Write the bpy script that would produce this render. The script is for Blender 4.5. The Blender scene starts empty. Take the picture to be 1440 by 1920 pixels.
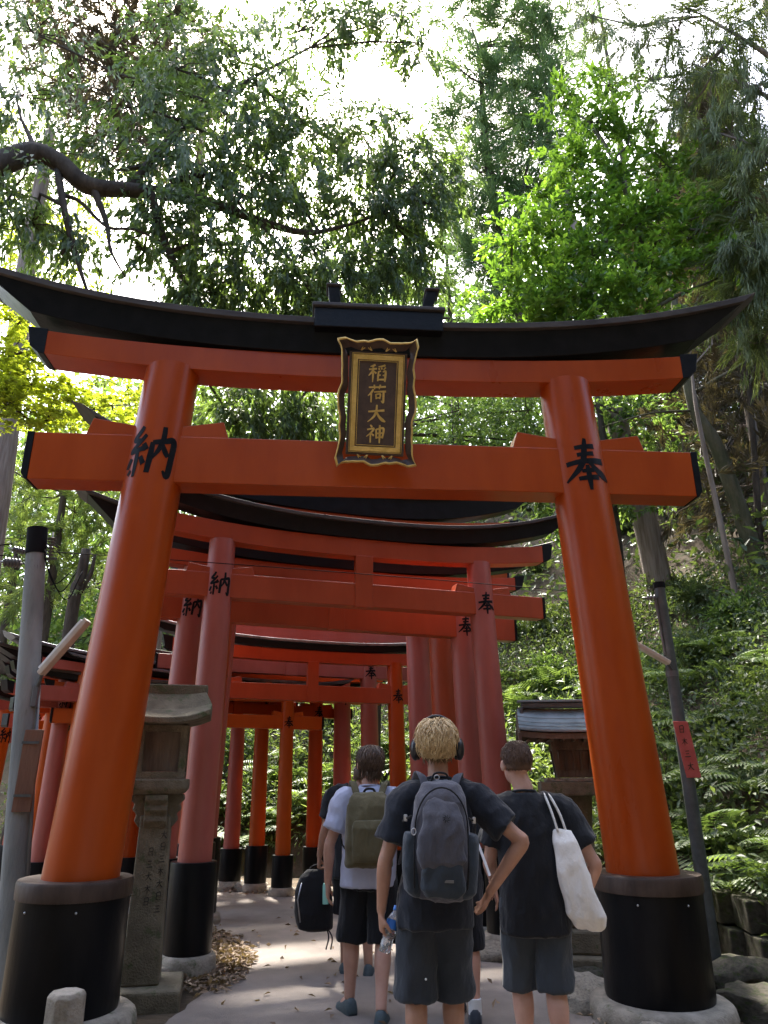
import bpy, math, random
import numpy as np
from mathutils import Vector, Matrix, noise

# ------------------------------------------------------------------ camera
SC = bpy.context.scene
COL = SC.collection
FPX, PITCH, EYE = 1387.0, math.radians(19.8), 1.55      # photograph is 1440 x 1920
cam_d = bpy.data.cameras.new('camera')
cam = bpy.data.objects.new('camera', cam_d); COL.objects.link(cam)
cam.location = (0, 0, EYE); cam.rotation_euler = (math.pi / 2 + PITCH, 0, 0)
cam_d.sensor_fit = 'VERTICAL'; cam_d.sensor_height = 36; cam_d.lens = 36 * FPX / 1920
cam_d.clip_start = .05; cam_d.clip_end = 1000
SC.camera = cam
# ------------------------------------------------------------------ light
SUN_EL, SUN_AZ = math.radians(56), math.radians(-14)     # azimuth from +Y, negative = left
W = bpy.data.worlds.new('World'); SC.world = W; W.use_nodes = True
nt = W.node_tree; nt.nodes.clear()
sky = nt.nodes.new('ShaderNodeTexSky'); sky.sky_type = 'NISHITA'; sky.sun_disc = False
sky.sun_elevation = SUN_EL; sky.sun_rotation = SUN_AZ; sky.air_density = 1.0; sky.dust_density = 4.0; sky.ozone_density = 1.0
bg = nt.nodes.new('ShaderNodeBackground'); bg.inputs[1].default_value = .15
wo = nt.nodes.new('ShaderNodeOutputWorld')
nt.links.new(sky.outputs[0], bg.inputs[0]); nt.links.new(bg.outputs[0], wo.inputs[0])
sl = bpy.data.lights.new('sun', 'SUN'); sl.energy = 3.2; sl.angle = math.radians(4); sl.color = (1, .95, .86)
so = bpy.data.objects.new('sun', sl); COL.objects.link(so)
sdir = Vector((math.sin(SUN_AZ) * math.cos(SUN_EL), math.cos(SUN_AZ) * math.cos(SUN_EL), math.sin(SUN_EL)))
so.rotation_euler = sdir.to_track_quat('Z', 'Y').to_euler(); so.location = sdir * 60
SC.view_settings.view_transform = 'Standard'; SC.view_settings.look = 'None'
SC.view_settings.exposure = 2.72; SC.view_settings.gamma = 1; SC.view_settings.use_curve_mapping = False
SC.render.engine = 'CYCLES'

# ------------------------------------------------------------------ pixel -> place
CP, SP = math.cos(PITCH), math.sin(PITCH)
def ray(x, y):
    a, b = (x - 720) / FPX, (960 - y) / FPX
    return Vector((a, CP - b * SP, SP + b * CP))
def at(x, y, Y):
    d = ray(x, y); return Vector((0, 0, EYE)) + d * (Y / d.y)
def atz(x, y, z=0):
    d = ray(x, y); return Vector((0, 0, EYE)) + d * ((z - EYE) / d.z)

# ------------------------------------------------------------------ materials
def mat(name, col, rough=.6, col2=None, scale=6, bump=0., bscale=40, spec=.5, detail=4, stretch=(1, 1, 1),
        metallic=0, coat=0, spot=None, trans=0, sheen=0, coords='Object'):
    m = bpy.data.materials.new(name); m.use_nodes = True
    n, l = m.node_tree.nodes, m.node_tree.links
    b = n['Principled BSDF']
    b.inputs['Roughness'].default_value = rough; b.inputs['Metallic'].default_value = metallic
    b.inputs['Specular IOR Level'].default_value = spec; b.inputs['Coat Weight'].default_value = coat
    b.inputs['Coat Roughness'].default_value = .25
    if sheen: b.inputs['Sheen Weight'].default_value = sheen
    if trans: b.inputs['Transmission Weight'].default_value = trans
    tc = n.new('ShaderNodeTexCoord'); mp = n.new('ShaderNodeMapping'); mp.inputs['Scale'].default_value = stretch
    l.new(tc.outputs[coords], mp.inputs[0])
    b.inputs['Base Color'].default_value = (*col, 1)
    if col2:
        t = n.new('ShaderNodeTexNoise'); t.inputs['Scale'].default_value = scale; t.inputs['Detail'].default_value = detail
        t.inputs['Roughness'].default_value = .62
        r = n.new('ShaderNodeValToRGB'); r.color_ramp.elements[0].position = .36; r.color_ramp.elements[1].position = .66
        r.color_ramp.elements[0].color = (*col, 1); r.color_ramp.elements[1].color = (*col2, 1)
        l.new(mp.outputs[0], t.inputs[0]); l.new(t.outputs[0], r.inputs[0])
        out = r.outputs[0]
        if spot:                       # worn or stained patches: colour, scale, threshold
            t2 = n.new('ShaderNodeTexNoise'); t2.inputs['Scale'].default_value = spot[1]; t2.inputs['Detail'].default_value = 6
            t2.inputs['Roughness'].default_value = .7
            r2 = n.new('ShaderNodeValToRGB'); r2.color_ramp.elements[0].position = spot[2]; r2.color_ramp.elements[1].position = spot[2] + .09
            mx = n.new('ShaderNodeMixRGB'); mx.inputs[2].default_value = (*spot[0], 1)
            l.new(mp.outputs[0], t2.inputs[0]); l.new(t2.outputs[0], r2.inputs[0]); l.new(r2.outputs[0], mx.inputs[0]); l.new(out, mx.inputs[1])
            out = mx.outputs[0]
        l.new(out, b.inputs['Base Color'])
        rr = n.new('ShaderNodeMapRange'); rr.inputs[3].default_value = max(.05, rough - .1); rr.inputs[4].default_value = min(1, rough + .12)
        l.new(t.outputs[0], rr.inputs[0]); l.new(rr.outputs[0], b.inputs['Roughness'])
    if bump:
        t3 = n.new('ShaderNodeTexNoise'); t3.inputs['Scale'].default_value = bscale; t3.inputs['Detail'].default_value = 5
        bp = n.new('ShaderNodeBump'); bp.inputs['Strength'].default_value = bump; bp.inputs['Distance'].default_value = .02
        l.new(mp.outputs[0], t3.inputs[0]); l.new(t3.outputs[0], bp.inputs['Height']); l.new(bp.outputs[0], b.inputs['Normal'])
    return m
def leafmat(name, dark, light, trans=.4, rough=.45, tboost=1.6):
    m = bpy.data.materials.new(name); m.use_nodes = True
    n, l = m.node_tree.nodes, m.node_tree.links
    b = n['Principled BSDF']; b.inputs['Roughness'].default_value = rough
    a = n.new('ShaderNodeAttribute'); a.attribute_name = 'tint'
    r = n.new('ShaderNodeValToRGB'); r.color_ramp.elements[0].color = (*dark, 1); r.color_ramp.elements[1].color = (*light, 1)
    l.new(a.outputs['Fac'], r.inputs[0]); l.new(r.outputs[0], b.inputs['Base Color'])
    tr = n.new('ShaderNodeBsdfTranslucent'); g = n.new('ShaderNodeMixRGB'); g.blend_type = 'MULTIPLY'; g.inputs[0].default_value = 1
    g.inputs[2].default_value = (tboost * 1.1, tboost * 1.15, tboost * .5, 1); l.new(r.outputs[0], g.inputs[1]); l.new(g.outputs[0], tr.inputs[0])
    mx = n.new('ShaderNodeMixShader'); mx.inputs[0].default_value = trans
    l.new(b.outputs[0], mx.inputs[1]); l.new(tr.outputs[0], mx.inputs[2]); l.new(mx.outputs[0], n['Material Output'].inputs[0])
    return m
M = {}
M['vermilion'] = mat('vermilion', (.31, .040, .003), .30, (.375, .055, .0035), 3, .06, 14, .28, stretch=(1, 1, .3), spot=((.25, .025, .008), 9, .70))
M['orange'] = mat('orange paint', (.37, .060, .003), .36, (.43, .076, .004), 4, .08, 14, .3, stretch=(1, 1, .3), spot=((.40, .06, .02), 8, .68))
M['red'] = mat('red paint', (.29, .040, .010), .38, (.35, .053, .013), 4, .1, 14, .4, stretch=(1, 1, .3), spot=((.30, .035, .02), 10, .66))
M['pink'] = mat('faded vermilion', (.30, .064, .044), .44, (.36, .09, .066), 4, .1, 14, .5, stretch=(1, 1, .3), spot=((.40, .06, .035), 9, .64))
M['black'] = mat('black lacquer', (.004, .0045, .006), .40, (.008, .008, .010), 7, .1, 30, .16, spot=((.028, .027, .027), 13, .72))
M['sleeve'] = mat('black base sleeve', (.003, .0035, .0045), .36, (.008, .008, .009), 4, .12, 20, .14, stretch=(1, 1, .35), spot=((.035, .032, .029), 11, .70))
M['lip'] = mat('weathered roof board', (.040, .033, .032), .65, (.075, .064, .06), 9, .15, 30, .3, stretch=(.3, 1, 1))
M['whitelip'] = mat('sheet metal roof edge', (.10, .12, .15), .3, (.20, .23, .27), 9, .05, 30, metallic=.4)
M['band'] = mat('brown band', (.032, .018, .012), .5, (.062, .038, .027), 8, .2, 30, .3, stretch=(1, 1, .4), spot=((.11, .085, .07), 16, .68))
M['stone'] = mat('weathered stone', (.19, .165, .13), .85, (.33, .29, .235), 7, .5, 60, .3, spot=((.10, .105, .06), 6, .58))
M['lantern'] = mat('mossy lantern stone', (.105, .088, .058), .88, (.185, .155, .105), 6, .55, 70, .3, spot=((.075, .085, .04), 7, .56))
M['worn_ink'] = mat('worn carved lettering', (.022, .019, .015), .8, (.06, .05, .036), 30)
M['mossrock_shaded_wall'] = mat('dark mossy rock and shaded wall', (.042, .038, .028), .9, (.10, .088, .066), 5, .8, 40, .25, spot=((.045, .058, .018), 4, .53))  # moss on the rocks; on the retaining wall the darkness stands for shade
M['ink'] = mat('black ink', (.004, .004, .005), .5, (.009, .009, .010), 20, spec=.12)
M['gold'] = mat('gold leaf', (.55, .36, .10), .38, (.72, .50, .17), 14, .25, 50, metallic=.55, spot=((.20, .11, .035), 20, .64))
M['plaque'] = mat('plaque brown lacquer', (.045, .024, .018), .5, (.075, .042, .030), 12, .15, 50)
M['concrete'] = mat('pole concrete', (.15, .162, .16), .85, (.245, .255, .25), 5, .3, 80, .3, stretch=(1, 1, .25), spot=((.10, .11, .07), 4, .63))
M['asphalt'] = mat('path asphalt', (.20, .170, .148), .9, (.27, .232, .203), 2.2, .55, 160, .25, detail=8, spot=((.12, .10, .087), 55, .66))
M['soil'] = mat('forest soil', (.055, .042, .028), .95, (.115, .085, .055), 2.5, .9, 14, .2, detail=8, spot=((.035, .052, .016), 1.6, .58))
M['bark'] = mat('dark bark', (.040, .031, .024), .9, (.085, .068, .053), 9, .9, 26, .2, stretch=(1, 1, .22))
M['cedarbark'] = mat('cedar bark', (.15, .115, .095), .9, (.27, .22, .19), 14, .9, 34, .2, stretch=(1, 1, .08))
M['mossbark'] = mat('mossy bark', (.060, .060, .032), .9, (.12, .105, .07), 8, .8, 30, .2, stretch=(1, 1, .25))
M['metal'] = mat('dark galvanised metal', (.055, .062, .062), .5, (.09, .10, .10), 10, .1, 40, metallic=.3, spot=((.13, .10, .07), 14, .66))
M['rubber'] = mat('black cable', (.010, .010, .011), .9, spec=.1)
M['porcelain'] = mat('grey insulator', (.10, .10, .105), .3)
M['lampbody'] = mat('aged lamp housing', (.42, .38, .32), .5, (.52, .47, .41), 10, .05, 40)
M['board'] = mat('brown wooden board', (.11, .050, .030), .7, (.17, .085, .05), 7, .4, 40, stretch=(1, 1, .15))
M['redsign'] = mat('faded red sign', (.36, .055, .045), .6, (.44, .085, .07), 10)
M['wood'] = mat('weathered wood', (.085, .062, .045), .8, (.155, .118, .085), 9, .5, 50, .3, stretch=(1, 1, .2))
M['copper'] = mat('grey green copper roof', (.13, .175, .19), .42, (.21, .265, .285), 8, .15, 50, metallic=.25, spot=((.07, .085, .085), 12, .64))
M['dull'] = leafmat('neutral forest mass', (.060, .062, .050), (.15, .15, .12), .3, .6, 1.0)  # neutral leaf colour of the unseen forest behind the viewer
M['litter'] = leafmat('dry fallen leaves', (.10, .062, .036), (.33, .235, .16), .1, .8)
M['oak'] = leafmat('oak leaves', (.036, .058, .026), (.115, .165, .060), .42, .36, 2.0)
M['bright'] = leafmat('sunlit green leaves', (.060, .122, .022), (.165, .262, .048), .48, .36, 1.7)
M['maple'] = leafmat('yellow green maple leaves', (.17, .205, .025), (.36, .39, .05), .55, .5, 1.6)
M['cedar'] = leafmat('cedar needles', (.060, .105, .052), (.15, .225, .12), .35, .55)
M['brown'] = leafmat('dry and shaded brown cedar sprays', (.058, .046, .034), (.15, .118, .088), .15, .7)  # dry on the right slope; at upper left the brown stands for shade
M['cypress'] = leafmat('cypress sprays', (.080, .105, .046), (.18, .215, .10), .35, .55)
M['mid'] = leafmat('mid green leaves', (.052, .092, .032), (.15, .215, .075), .42, .42, 1.7)
M['pale'] = leafmat('pale green leaves', (.095, .135, .045), (.22, .27, .11), .42, .48)
M['fern'] = leafmat('fern green', (.055, .098, .034), (.175, .235, .09), .36, .45)
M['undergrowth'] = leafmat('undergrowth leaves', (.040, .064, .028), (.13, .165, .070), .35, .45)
M['skin'] = mat('skin', (.46, .25, .185), .5, (.52, .30, .225), 12, .06, 90, .4)
M['skin_tan'] = mat('tanned skin', (.36, .185, .12), .5, (.42, .225, .15), 12, .06, 90, .4)
for k in ('skin', 'skin_tan'):
    bs = M[k].node_tree.nodes['Principled BSDF']; bs.inputs['Subsurface Weight'].default_value = .15; bs.inputs['Subsurface Radius'].default_value = (.01, .004, .002)
def cloth(name, a, b, s=.3, bs=260): return mat(name, a, .88, b, 5, .75, 15 if bs > 230 else 20, .2, sheen=.15, stretch=(1, 1, .6))
M['blacktee'] = cloth('black cotton', (.010, .011, .014), (.018, .019, .023))
M['navytee'] = cloth('black blue cotton', (.011, .013, .019), (.019, .022, .030))
M['lavender'] = cloth('pale lavender cotton', (.40, .42, .56), (.46, .48, .62))
M['charcoal'] = cloth('charcoal shorts', (.026, .031, .038), (.038, .043, .052))
M['greyshorts'] = cloth('grey shorts', (.036, .042, .050), (.050, .057, .066))
M['blackshorts'] = cloth('black shorts', (.007, .007, .009), (.012, .012, .014))
M['packgrey'] = cloth('grey ripstop', (.058, .058, .072), (.088, .087, .104), .25, 160)
M['packdark'] = cloth('dark slate fabric', (.026, .034, .044), (.040, .049, .062), .25, 160)
M['packblack'] = cloth('black nylon', (.009, .009, .011), (.016, .016, .018), .2, 160)
M['olive'] = cloth('olive canvas', (.085, .072, .038), (.125, .105, .058), .3, 200)
M['olivedark'] = cloth('dark olive trim', (.045, .040, .022), (.07, .06, .035), .3, 200)
M['canvas'] = cloth('white canvas', (.70, .66, .61), (.78, .74, .69), .3, 220)
M['whitestrap'] = cloth('pale webbing', (.55, .55, .58), (.65, .65, .68))
M['blond'] = mat('blond hair', (.42, .28, .13), .4, (.68, .51, .28), 22, .1, 200, .5)
M['blondroot'] = mat('darker blond roots', (.10, .060, .028), .5, (.20, .128, .06), 25, .3, 200, .5)
M['brownhair'] = mat('brown hair', (.060, .034, .022), .45, (.12, .072, .046), 30, .3, 200, .5)
M['redbrown'] = mat('short red brown hair', (.075, .038, .022), .5, (.15, .080, .045), 30, .5, 300, .5)
M['plastic'] = mat('black plastic', (.012, .012, .015), .35)
M['shoe'] = mat('dark teal shoe', (.035, .055, .065), .7, (.07, .095, .105), 12, .2, 80)
M['white'] = mat('white cotton', (.66, .65, .63), .85, (.74, .73, .71), 10)
M['pet'] = mat('clear plastic bottle', (.86, .90, .95), .12, trans=.85)
M['blue'] = mat('blue bottle cap and label', (.05, .20, .62), .4)
M['mint'] = mat('mint plastic', (.30, .62, .52), .5)
M['silver'] = mat('silver clip', (.45, .45, .47), .35, metallic=.8)
M['eye'] = mat('eye', (.02, .015, .012), .2)

# ------------------------------------------------------------------ mesh helpers
class MB:
    def __init__(s): s.v = []; s.f = []
    def add(s, v, f):
        o = len(s.v); s.v += [tuple(p) for p in v]; s.f += [tuple(i + o for i in q) for q in f]; return s
    def box(s, lo, hi):
        x0, y0, z0 = lo; x1, y1, z1 = hi
        return s.add([(x0, y0, z0), (x1, y0, z0), (x1, y1, z0), (x0, y1, z0), (x0, y0, z1), (x1, y0, z1), (x1, y1, z1), (x0, y1, z1)],
                     [(0, 3, 2, 1), (4, 5, 6, 7), (0, 1, 5, 4), (1, 2, 6, 5), (2, 3, 7, 6), (3, 0, 4, 7)])
    def loft(s, rings, cap=True):
        n = len(rings[0]); v = [p for r in rings for p in r]; f = []
        for k in range(len(rings) - 1):
            for i in range(n):
                j = (i + 1) % n; f.append((k * n + i, k * n + j, (k + 1) * n + j, (k + 1) * n + i))
        if cap: f.append(tuple(range(n - 1, -1, -1))); f.append(tuple((len(rings) - 1) * n + i for i in range(n)))
        return s.add(v, f)
    def lathe(s, prof, seg=24, c=(0, 0, 0)):
        return s.loft([[(c[0] + r * math.cos(2 * math.pi * i / seg), c[1] + r * math.sin(2 * math.pi * i / seg), c[2] + z) for i in range(seg)] for r, z in prof])
    def tube(s, pts, rad, seg=8, cap=True, flat=None):
        pts = [Vector(p) for p in pts]; n = len(pts)
        if not hasattr(rad, '__len__'): rad = [rad] * n
        rings = []; up = None
        for i in range(n):
            t = (pts[min(i + 1, n - 1)] - pts[max(i - 1, 0)]).normalized()
            if up is None:
                a = Vector((0, 0, 1)) if abs(t.z) < .9 else Vector((1, 0, 0)); up = (a - t * a.dot(t)).normalized()
            else: up = (up - t * up.dot(t)).normalized()
            sd = t.cross(up); r = rad[i]; r1, r2 = r if hasattr(r, '__len__') else (r, r)
            rings.append([pts[i] + sd * r1 * math.cos(2 * math.pi * k / seg) + up * r2 * math.sin(2 * math.pi * k / seg) for k in range(seg)])
        return s.loft(rings, cap)
    def ell(s, c, r, seg=16, rows=10, rot=None):
        rings = []
        for k in range(rows + 1):
            a = math.pi * (.02 + .96 * k / rows) - math.pi / 2
            ring = []
            for i in range(seg):
                p = Vector((r[0] * math.cos(a) * math.cos(2 * math.pi * i / seg), r[1] * math.cos(a) * math.sin(2 * math.pi * i / seg), r[2] * math.sin(a)))
                if rot: p = rot @ p
                ring.append(p + Vector(c))
            rings.append(ring)
        return s.loft(rings)
    def prism(s, poly, y0, y1, plane='xz'):
        n = len(poly)
        mk = (lambda a, b, t: (a, t, b)) if plane == 'xz' else ((lambda a, b, t: (t, a, b)) if plane == 'yz' else (lambda a, b, t: (a, b, t)))
        return s.add([mk(a, b, y0) for a, b in poly] + [mk(a, b, y1) for a, b in poly],
                     [tuple(range(n)), tuple(range(2 * n - 1, n - 1, -1))] + [((i + 1) % n, i, n + i, n + (i + 1) % n) for i in range(n)])
    def mesh(s, name, m, smooth=False):
        me = bpy.data.meshes.new(name); me.from_pydata(s.v, [], s.f)
        if m: me.materials.append(M[m])
        me.update()
        if smooth: me.shade_smooth()
        return me
    def build(s, name, m, parent=None, smooth=False, bevel=0, loc=None, fix=True, sharp=None):
        me = s.mesh(name, m, smooth)
        if fix:
            import bmesh
            bm = bmesh.new(); bm.from_mesh(me); bmesh.ops.recalc_face_normals(bm, faces=bm.faces); bm.to_mesh(me); bm.free()
        if sharp: me.set_sharp_from_angle(angle=math.radians(sharp))
        o = bpy.data.objects.new(name, me); COL.objects.link(o)
        if parent is not None: o.parent = parent
        if loc is not None: o.location = loc
        if bevel:
            b = o.modifiers.new('bevel', 'BEVEL'); b.width = bevel; b.segments = 2; b.limit_method = 'ANGLE'
        return o
def empty(name, loc=(0, 0, 0), rz=0, label=None, cat=None, group=None):
    o = bpy.data.objects.new(name, None); COL.objects.link(o); o.location = loc; o.rotation_euler = (0, 0, rz); o.empty_display_size = .1
    tag(o, label, cat, group); return o
def tag(o, label=None, cat=None, group=None, kind=None):
    if label: o['label'] = label
    if cat: o['category'] = cat
    if group: o['group'] = group
    if kind: o['kind'] = kind
    return o
def fastmesh(name, v, f3, m, tint=None):
    me = bpy.data.meshes.new(name); nv, nf = len(v), len(f3)
    me.vertices.add(nv); me.vertices.foreach_set('co', np.ascontiguousarray(v, dtype=np.float32).ravel())
    me.loops.add(nf * 3); me.loops.foreach_set('vertex_index', np.ascontiguousarray(f3, dtype=np.int32).ravel())
    me.polygons.add(nf); me.polygons.foreach_set('loop_start', np.arange(0, nf * 3, 3, dtype=np.int32))
    me.update(calc_edges=True)
    if tint is not None:
        a = me.attributes.new('tint', 'FLOAT', 'FACE'); a.data.foreach_set('value', np.asarray(tint, dtype=np.float32))
    me.materials.append(M[m]); return me
def link(name, me, parent=None):
    o = bpy.data.objects.new(name, me); COL.objects.link(o)
    if parent is not None: o.parent = parent
    return o
def catmull(P, n):
    P = [np.array(p, float) for p in P]; out = []
    Q = [2 * P[0] - P[1]] + P + [2 * P[-1] - P[-2]]
    for i in range(1, len(Q) - 2):
        for k in range(n):
            t = k / n; a, b, c, d = Q[i - 1:i + 3]
            out.append(.5 * (2 * b + (c - a) * t + (2 * a - 5 * b + 4 * c - d) * t * t + (3 * b - a - 3 * c + d) * t ** 3))
    out.append(P[-1]); return out

# ------------------------------------------------------------------ brushed characters (unit box 0..100, y down; x, y, width)
GLYPH = {
 'hou': [[(30, 19, 6), (50, 17, 7), (70, 15, 8)], [(33, 33, 6), (50, 31, 6), (67, 29, 7)], [(10, 49, 7), (48, 45, 8), (88, 42, 10)],
         [(52, 1, 5), (49, 20, 9), (43, 45, 9), (30, 63, 8), (6, 82, 3)], [(54, 46, 5), (68, 60, 9), (84, 70, 12), (98, 77, 4)],
         [(38, 64, 5), (62, 61, 7)], [(30, 78, 6), (71, 74, 8)], [(50, 52, 6), (51, 76, 9), (51, 99, 5)]],
 'nou': [[(30, 4, 6), (22, 16, 8), (12, 27, 7), (27, 31, 8)], [(38, 20, 6), (26, 34, 7), (8, 50, 6), (36, 45, 8)],
         [(35, 36, 7), (42, 48, 8)], [(24, 46, 6), (24, 70, 7), (23, 96, 5)], [(12, 62, 7), (4, 80, 8)], [(32, 60, 7), (40, 74, 8)], [(15, 84, 5), (9, 92, 6)],
         [(52, 34, 7), (51, 60, 9), (49, 90, 8)], [(52, 35, 7), (72, 31, 8), (90, 28, 10), (90, 60, 10), (87, 92, 9), (77, 84, 3)],
         [(70, 4, 7), (70, 28, 8), (64, 48, 7), (55, 64, 3)], [(70, 38, 6), (77, 50, 8), (83, 58, 6)]],
 'ine': [[(36, 3, 8), (22, 10, 7), (10, 14, 3)], [(3, 30, 6), (44, 24, 7)], [(25, 12, 7), (25, 60, 8), (24, 98, 4)], [(25, 32, 7), (14, 50, 7), (2, 64, 3)],
         [(28, 38, 5), (42, 50, 8)], [(88, 3, 8), (70, 10, 7), (52, 13, 3)], [(54, 20, 6), (58, 29, 7)], [(68, 17, 6), (71, 27, 7)], [(90, 15, 7), (80, 28, 4)],
         [(54, 38, 6), (52, 64, 8), (51, 92, 6)], [(54, 40, 6), (66, 36, 5)], [(76, 40, 5), (90, 36, 8), (90, 66, 9), (88, 94, 6)], [(54, 60, 5), (65, 58, 6)], [(76, 60, 5), (88, 57, 6)], [(52, 84, 6), (88, 81, 8)]],
 'ka': [[(6, 18, 6), (50, 15, 7), (95, 11, 8)], [(34, 3, 7), (37, 27, 5)], [(66, 1, 7), (60, 25, 4)], [(30, 28, 7), (20, 46, 8), (3, 64, 3)], [(20, 46, 7), (20, 99, 6)],
        [(34, 42, 6), (97, 36, 8)], [(44, 54, 6), (47, 80, 6)], [(44, 55, 5), (67, 52, 7), (65, 78, 6)], [(47, 74, 5), (64, 72, 5)], [(84, 38, 8), (84, 70, 9), (83, 97, 8), (72, 88, 3)]],
 'dai': [[(8, 40, 7), (50, 35, 8), (92, 30, 10)], [(52, 2, 7), (50, 32, 9), (38, 66, 9), (6, 96, 3)], [(50, 38, 6), (64, 64, 10), (84, 84, 13), (99, 92, 4)]],
 'kami': [[(22, 2, 6), (31, 13, 8)], [(6, 28, 6), (40, 21, 8), (28, 42, 7), (3, 66, 3)], [(24, 44, 6), (24, 98, 7)], [(28, 48, 5), (42, 60, 8)],
          [(53, 24, 7), (55, 74, 7)], [(53, 25, 6), (91, 19, 9), (86, 72, 7)], [(54, 47, 6), (87, 43, 6)], [(55, 69, 6), (86, 65, 7)], [(71, 1, 7), (72, 50, 9), (71, 99, 5)]],
 'ki': [[(10, 32, 6), (90, 28, 8)], [(50, 4, 7), (50, 98, 7)], [(48, 34, 7), (30, 62, 7), (6, 80, 3)], [(52, 36, 6), (74, 64, 9), (95, 78, 4)]],
 'san': [[(20, 18, 8), (80, 14, 9)], [(26, 50, 8), (74, 47, 8)], [(8, 86, 8), (92, 81, 10)]],
 'hi': [[(24, 8, 8), (24, 92, 8)], [(24, 10, 8), (78, 8, 9), (77, 94, 8)], [(26, 48, 7), (76, 46, 7)], [(26, 86, 7), (76, 84, 7)]],
}
def glyph(mb, key, w, h, fmap, thick=.0025):
    """fmap(u, v, t): u to the right and v up in metres from the character's centre, t out of the surface"""
    for st in GLYPH[key]:
        P = catmull(st, 7); n = len(P); top = []; bot = []
        for i, p in enumerate(P):
            d = P[min(i + 1, n - 1)][:2] - P[max(i - 1, 0)][:2]; L = math.hypot(*d) or 1
            nx, ny = -d[1] / L, d[0] / L; ww = p[2] * .62
            top.append(((p[0] + nx * ww - 50) / 100 * w, (50 - p[1] - ny * ww) / 100 * h)); bot.append(((p[0] - nx * ww - 50) / 100 * w, (50 - p[1] + ny * ww) / 100 * h))
        v = [fmap(*q, thick) for q in top] + [fmap(*q, thick) for q in bot]
        v2 = [fmap(*q, 0) for q in top] + [fmap(*q, 0) for q in bot]
        f = [(i, i + 1, n + i + 1, n + i) for i in range(n - 1)]
        m2 = 2 * n
        side = [(i, i + 1, m2 + i + 1, m2 + i) for i in range(n - 1)] + [(n + i + 1, n + i, m2 + n + i, m2 + n + i + 1) for i in range(n - 1)] + [(0, n, m2 + n, m2), (n - 1, 2 * n - 1, m2 + 2 * n - 1, m2 + n - 1)]
        mb.add(v + v2, f + side)

# ------------------------------------------------------------------ terrain
OUT = np.array([(2.75, -30), (2.75, 3), (2.6, 5.4), (2.25, 7.4), (1.95, 9.2), (1.35, 11.2), (.55, 12.6), (-.6, 13.3), (-2.2, 13.7), (-4.2, 14.6), (-8, 17), (-20, 25), (-120, 85)], float)
def outdist(x, y):
    x = np.asarray(x, float); y = np.asarray(y, float); best = np.full(x.shape, 1e9); sg = np.ones(x.shape)
    for a, b in zip(OUT[:-1], OUT[1:]):
        d = b - a; t = np.clip(((x - a[0]) * d[0] + (y - a[1]) * d[1]) / (d @ d), 0, 1)
        px, py = x - a[0] - t * d[0], y - a[1] - t * d[1]; r = np.hypot(px, py)
        s = np.where(d[0] * py - d[1] * px < 0, 1., -1.); m = r < best; best = np.where(m, r, best); sg = np.where(m, s, sg)
    return best * sg
def wav(x, y): return .5 * np.sin(.9 * x + 1.3 * y) * np.sin(.7 * y - .4 * x + 1) + .3 * np.sin(2.3 * x - 1.1 * y + 2) * np.sin(1.9 * y + .8 * x)
def terr(x, y):
    d = outdist(x, y); w = wav(np.asarray(x, float), np.asarray(y, float))
    up = np.clip(d - .95, 0, None)
    z = np.where(d > .95, .45 * np.clip((d - .95) / .35, 0, 1) + .84 * up + w * .32 * np.clip(up, 0, 1), 0)
    z = np.where(up > 13, .45 + .84 * 13 + (up - 13) * .35 + w * .3, z)
    dip = np.exp(-((d - .62) / .25) ** 2) * -.16
    z = z + np.where(d < .95, dip, 0)
    ins = np.clip(-d - 7.5, 0, None)                     # beyond the left side of the path
    z = z + np.where(np.asarray(x) < -4, np.clip(ins, 0, 40) * .22 + w * .12 * np.clip(ins, 0, 1), 0)
    return z
def terr1(x, y): return float(terr(np.array([x]), np.array([y]))[0])
def axis(lo, hi, n, c, k=3.2):
    t = np.linspace(-1, 1, n); s = np.sinh(k * t) / math.sinh(k); return np.where(s < 0, c + s * (c - lo), c + s * (hi - c))
gx, gy = axis(-140, 140, 170, 0), axis(-60, 180, 170, 9)
X, Y = np.meshgrid(gx, gy); Z = terr(X, Y) - .004
n0, n1 = X.shape; idx = np.arange(n0 * n1).reshape(n0, n1)
q = np.stack([idx[:-1, :-1], idx[:-1, 1:], idx[1:, 1:], idx[1:, :-1]], -1).reshape(-1, 4)
me = fastmesh('ground', np.stack([X, Y, Z], -1).reshape(-1, 3), np.concatenate([q[:, [0, 1, 2]], q[:, [0, 2, 3]]]), 'soil'); me.shade_smooth()
tag(link('ground', me), kind='structure')
# path: left and right edges
PL = [(-1.7, -6), (-1.6, 3), (-1.5, 5.2), (-1.42, 6.2), (-1.32, 7.0), (-1.45, 7.8), (-1.95, 8.7), (-2.9, 9.4), (-4.4, 9.9), (-7, 10.6), (-12, 12.5), (-22, 19)]
PR = [(2.0, -6), (1.85, 3), (1.62, 5.2), (1.42, 6.2), (1.25, 7.3), (1.1, 8.6), (.65, 10.2), (-.1, 11.2), (-1.3, 11.6), (-3.2, 12.3), (-8, 15.2), (-20, 23)]
a = np.array(catmull(PL, 8)); b = np.array(catmull(PR, 8)); K = 9
rng = np.random.default_rng(3)
a = a + rng.normal(0, .018, a.shape); b = b + rng.normal(0, .018, b.shape)
T = np.linspace(0, 1, K)[None, :, None]; G = a[:, None] * (1 - T) + b[:, None] * T
Zp = .014 + .014 * np.sin(np.linspace(0, math.pi, K))[None, :] * np.ones((len(a), 1))
V = np.concatenate([G, Zp[..., None]], -1).reshape(-1, 3)
i2 = np.arange(len(a) * K).reshape(len(a), K); q = np.stack([i2[:-1, :-1], i2[:-1, 1:], i2[1:, 1:], i2[1:, :-1]], -1).reshape(-1, 4)
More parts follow.
